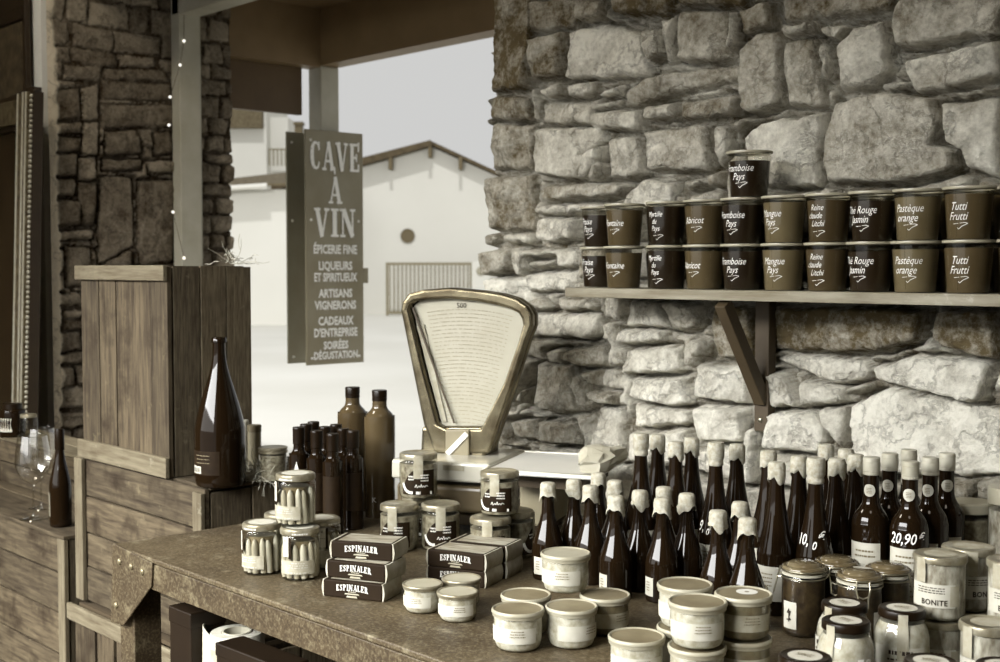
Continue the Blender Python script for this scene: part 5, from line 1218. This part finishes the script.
p = free(top_at(379.5, 390, .3478), .043); s1 = make_spirit('tall brown bottle with ribbed cap, the right one of the pair'); s1.location = p
p = free(top_at(352.5, 387, .3478), .043); dup(s1, p, R(-30), 'tall brown bottle standing behind the slim dark bottles, left of the pair')
# big bottle on the crate and the bottle by the glasses
t = thing('magnum_bottle', 'very large dark champagne bottle standing on the crate top', 'bottle', (0, 0, 0), R(5))
p = onZ(220.5, 484.5, MZ1); t.location = (p.x, p.y, MZ1+.001)
k = 1.0
P = smoothprof([(.067, .006), (.0695, .03), (.0695, .135), (.066, .17), (.054, .22), (.039, .27), (.0265, .312), (.0195, .345), (.0175, .375)])
b = MB(); b.lathe([(0, .006), (.058, 0), (.065, .001)]+P+[(.0172, .392), (.0205, .3935), (.0205, .405), (.0175, .408), (.0135, .408), (.0135, .38)], 48); b.build('glass_body', M['bottle'], t, smooth=60)
wl = wrap('label', M['label_dark'], t, .0695, .035, .10, R(-78), .10, n=20); put_cyl(join([shift(lines(.06, .03, 3, 5, .2), 0, .006)]), 'print', M['ink_grey'], wl, .0695, .072, R(-78), .001)
wt = wrap('barcode_tag', M['label'], t, .0698, .038, .058, R(-100), .042); put_cyl(join([shift(bar(0, -.006, 0, .006, .0012) and ([(-.0006, -.006), (.0006, -.006), (.0006, .006), (-.0006, .006)], [(0, 1, 2, 3)]), -.016+.004*q, 0) for q in range(9)]), 'print', M['ink'], wt, .0698, .048, R(-100), .001)
t = thing('wine_bottle', 'dark bottle beside the wine glasses at the far left', 'bottle', (0, 0, 0), 0)
p = onZ(61, 526, .68); t.location = (p.x, p.y, .681)
P = smoothprof([(.0345, .004), (.0355, .02), (.0355, .12), (.034, .145), (.027, .18), (.019, .215), (.0148, .245), (.0142, .262)])
b = MB(); b.lathe([(0, .004), (.03, 0), (.0335, .001)]+P, 36); b.build('glass_body', M['bottle'], t, smooth=60)
b = MB(); b.lathe([(.0148, .252), (.0156, .2535), (.0156, .318), (.0145, .322), (0, .322)], 28); b.build('capsule', M['lid_dark'], t, smooth=30)
put_cyl(join([shift(lines(.05, .012, 3, 6, .45), 0, 0), shift(([(-.026, -.007), (-.014, -.007), (-.014, .007), (-.026, .007)], [(0, 1, 2, 3)]), 0, 0)]) if 0 else ([(y*.9, x) for x, y in join([lines(.085, .018, 3, 6, .45)])[0]], [f for f in lines(.085, .018, 3, 6, .45)[1]]), 'side_print', M['label_grey'], t, .0355, .075, R(-98), .001)
# wine glasses
def make_glass(label):
    t = thing('wine_glass', label, 'glass', (0, 0, 0), 0, 'wine glasses on the left crate')
    prof = smoothprof([(.046, 0), (.040, .003), (.012, .008), (.0045, .016), (.004, .06), (.0045, .108), (.012, .119), (.036, .137), (.054, .168), (.058, .195), (.055, .235), (.047, .285)])
    b = MB(); b.lathe([(0, 0)]+prof, 40)
    b.build('bowl_and_stem', M['glass_w'], t, smooth=60)
    b = MB(); b.tube([(.047*math.cos(2*PI*q/40), .047*math.sin(2*PI*q/40), .285) for q in range(40)], .0009, 5, closed=True); b.build('rim', M['glass_thick'], t, smooth=True)
    return t
M['glass_w'] = thin_glass('wine_glass_crystal', (.97, .97, .95, 1), 2.4, .12, .12)
gl = make_glass('big balloon wine glass, the nearer one beside the dark bottle'); p = onZ(34, 519, .68); gl.location = (p.x, p.y, .681)
p = onZ(42, 507, .68); dup(gl, (p.x+.02, p.y-.01, .681), 0, 'big balloon wine glass, the further one partly behind the first')
# jars on the low crate at the left
p = onY(13, 440, 1.97); t = thing('dark_jar', 'dark jar with a white label on the low crate at the left edge', 'jar', (p.x, p.y, .861), R(20))
b = MB(); b.lathe(smoothprof([(.046, 0), (.05, .006), (.05, .095), (.044, .107), (.034, .112)]), 32); b.build('glass_body', M['bottle'], t, smooth=60)
b = MB(); b.lathe([(.036, .108), (.0375, .11), (.0375, .13), (.035, .132), (0, .132)], 30); b.build('lid', M['lid_dark'], t, smooth=30)
wl = wrap('label', M['label'], t, .05, .022, .075, R(-80), .06); put_cyl(lines(.04, .03, 4, 4), 'print', M['ink_grey'], wl, .05, .048, R(-80), .001)
p = onY(29, 441, 1.97); t = thing('glass_jar', 'small empty clear jar right of the dark jar at the left edge', 'jar', (p.x, p.y, .861))
b = MB(); b.lathe([(0, .002)]+smoothprof([(.03, .001), (.034, .008), (.034, .08), (.029, .09)]), 30); b.build('glass_body', M['glass_thick'], t, smooth=60)
b = MB(); b.lathe([(.0295, .088), (.031, .089), (.031, .1), (.029, .102), (0, .102)], 28); b.build('lid', M['lid_pale'], t, smooth=30)
# small items on the crate behind the big bottle
p = onZ(252, 470, MZ1); q = Vector((p.x, p.y, MZ1+.001))
q = Vector((-3.06, 1.98, MZ1+.001))
t = thing('round_tin', 'slim olive cylinder tin standing behind the big bottle', 'tin', Vector((-3.11, 1.93, 0))+Vector((0, 0, MZ1+.002)))
b = MB(); b.lathe([(0, 0), (.0195, 0), (.0195, .135), (.019, .1355), (0, .1355)], 28); b.build('body', M['olive_body'], t, smooth=30)
b = MB(); b.lathe([(.0197, .125), (.0205, .126), (.0205, .143), (.019, .145), (0, .145)], 28); b.build('lid', M['lid_olive'], t, smooth=30)
t = thing('candle', 'pale upright candle between the big bottle and the olive tin', 'candle', Vector((-3.178, 1.935, 0))+Vector((0, 0, MZ1+.002)))
b = MB(); b.lathe([(0, 0), (.0165, 0), (.0165, .15), (.014, .153), (0, .151)], 24); b.build('wax', M['label'], t, smooth=30)
b = MB(); b.tube([(0, 0, .15), (.001, 0, .157), (.003, 0, .162)], .001, 5); b.build('wick', M['ink'], t)
# ================================================================== LIGHT
w = bpy.data.worlds.new('sky'); SC.world = w; w.use_nodes = True
bg = w.node_tree.nodes['Background']; bg.inputs[0].default_value = (1.0, 1.0, .985, 1); bg.inputs[1].default_value = .62
def light(kind, name, loc, aim, energy, color=(1, 1, 1), **kw):
    l = bpy.data.lights.new(name, kind); l.energy = energy; l.color = color
    for k, v in kw.items(): setattr(l, k, v)
    o = bpy.data.objects.new(name, l); C.objects.link(o); o.location = loc
    d = Vector(aim)-Vector(loc); o.rotation_euler = d.to_track_quat('-Z', 'Y').to_euler(); return o
light('SUN', 'sun', (5, -5, 20), (5-.6, -5+.55, 20-1.1), 1.7, (1, 1, 1), angle=R(2))
# daylight falling in through the shop front behind the camera; its lintel shades the upper wall
light('AREA', 'shop_front_daylight', (-3.6, -8, 7.05), (-3.6, 2, 5.25), 7300, (1, .998, .985), shape='RECTANGLE', size=13, size_y=5.3)
# added weak fill below that sky, puts soft highlights on the tall bottles
light('AREA', 'low_front_fill', (-3.6, -8, 3.15), (-3.6, 2, 2.6), 380, (1, .99, .96), shape='RECTANGLE', size=13, size_y=3.1)
# added warm fill from overhead, stronger on the left; no lamps seen there
for x, y, FILL_E in ((-4.6, .9, 58), (-.6, .9, 12)):
    light('AREA', 'overhead_fill', (x, y, RH-.15), (x, y, 0), FILL_E, (1, .9, .74), shape='DISK', size=.9)
SC.view_settings.view_transform = 'Standard'; SC.view_settings.look = 'None'; SC.view_settings.gamma = 1
SC.view_settings.use_curve_mapping = False; SC.view_settings.exposure = 0
cy = SC.cycles
cy.max_bounces = 8; cy.diffuse_bounces = 3; cy.glossy_bounces = 4; cy.transparent_max_bounces = 40; cy.transmission_bounces = 4
cy.caustics_reflective = False; cy.caustics_refractive = False; cy.sample_clamp_indirect = 4; cy.use_denoising = True
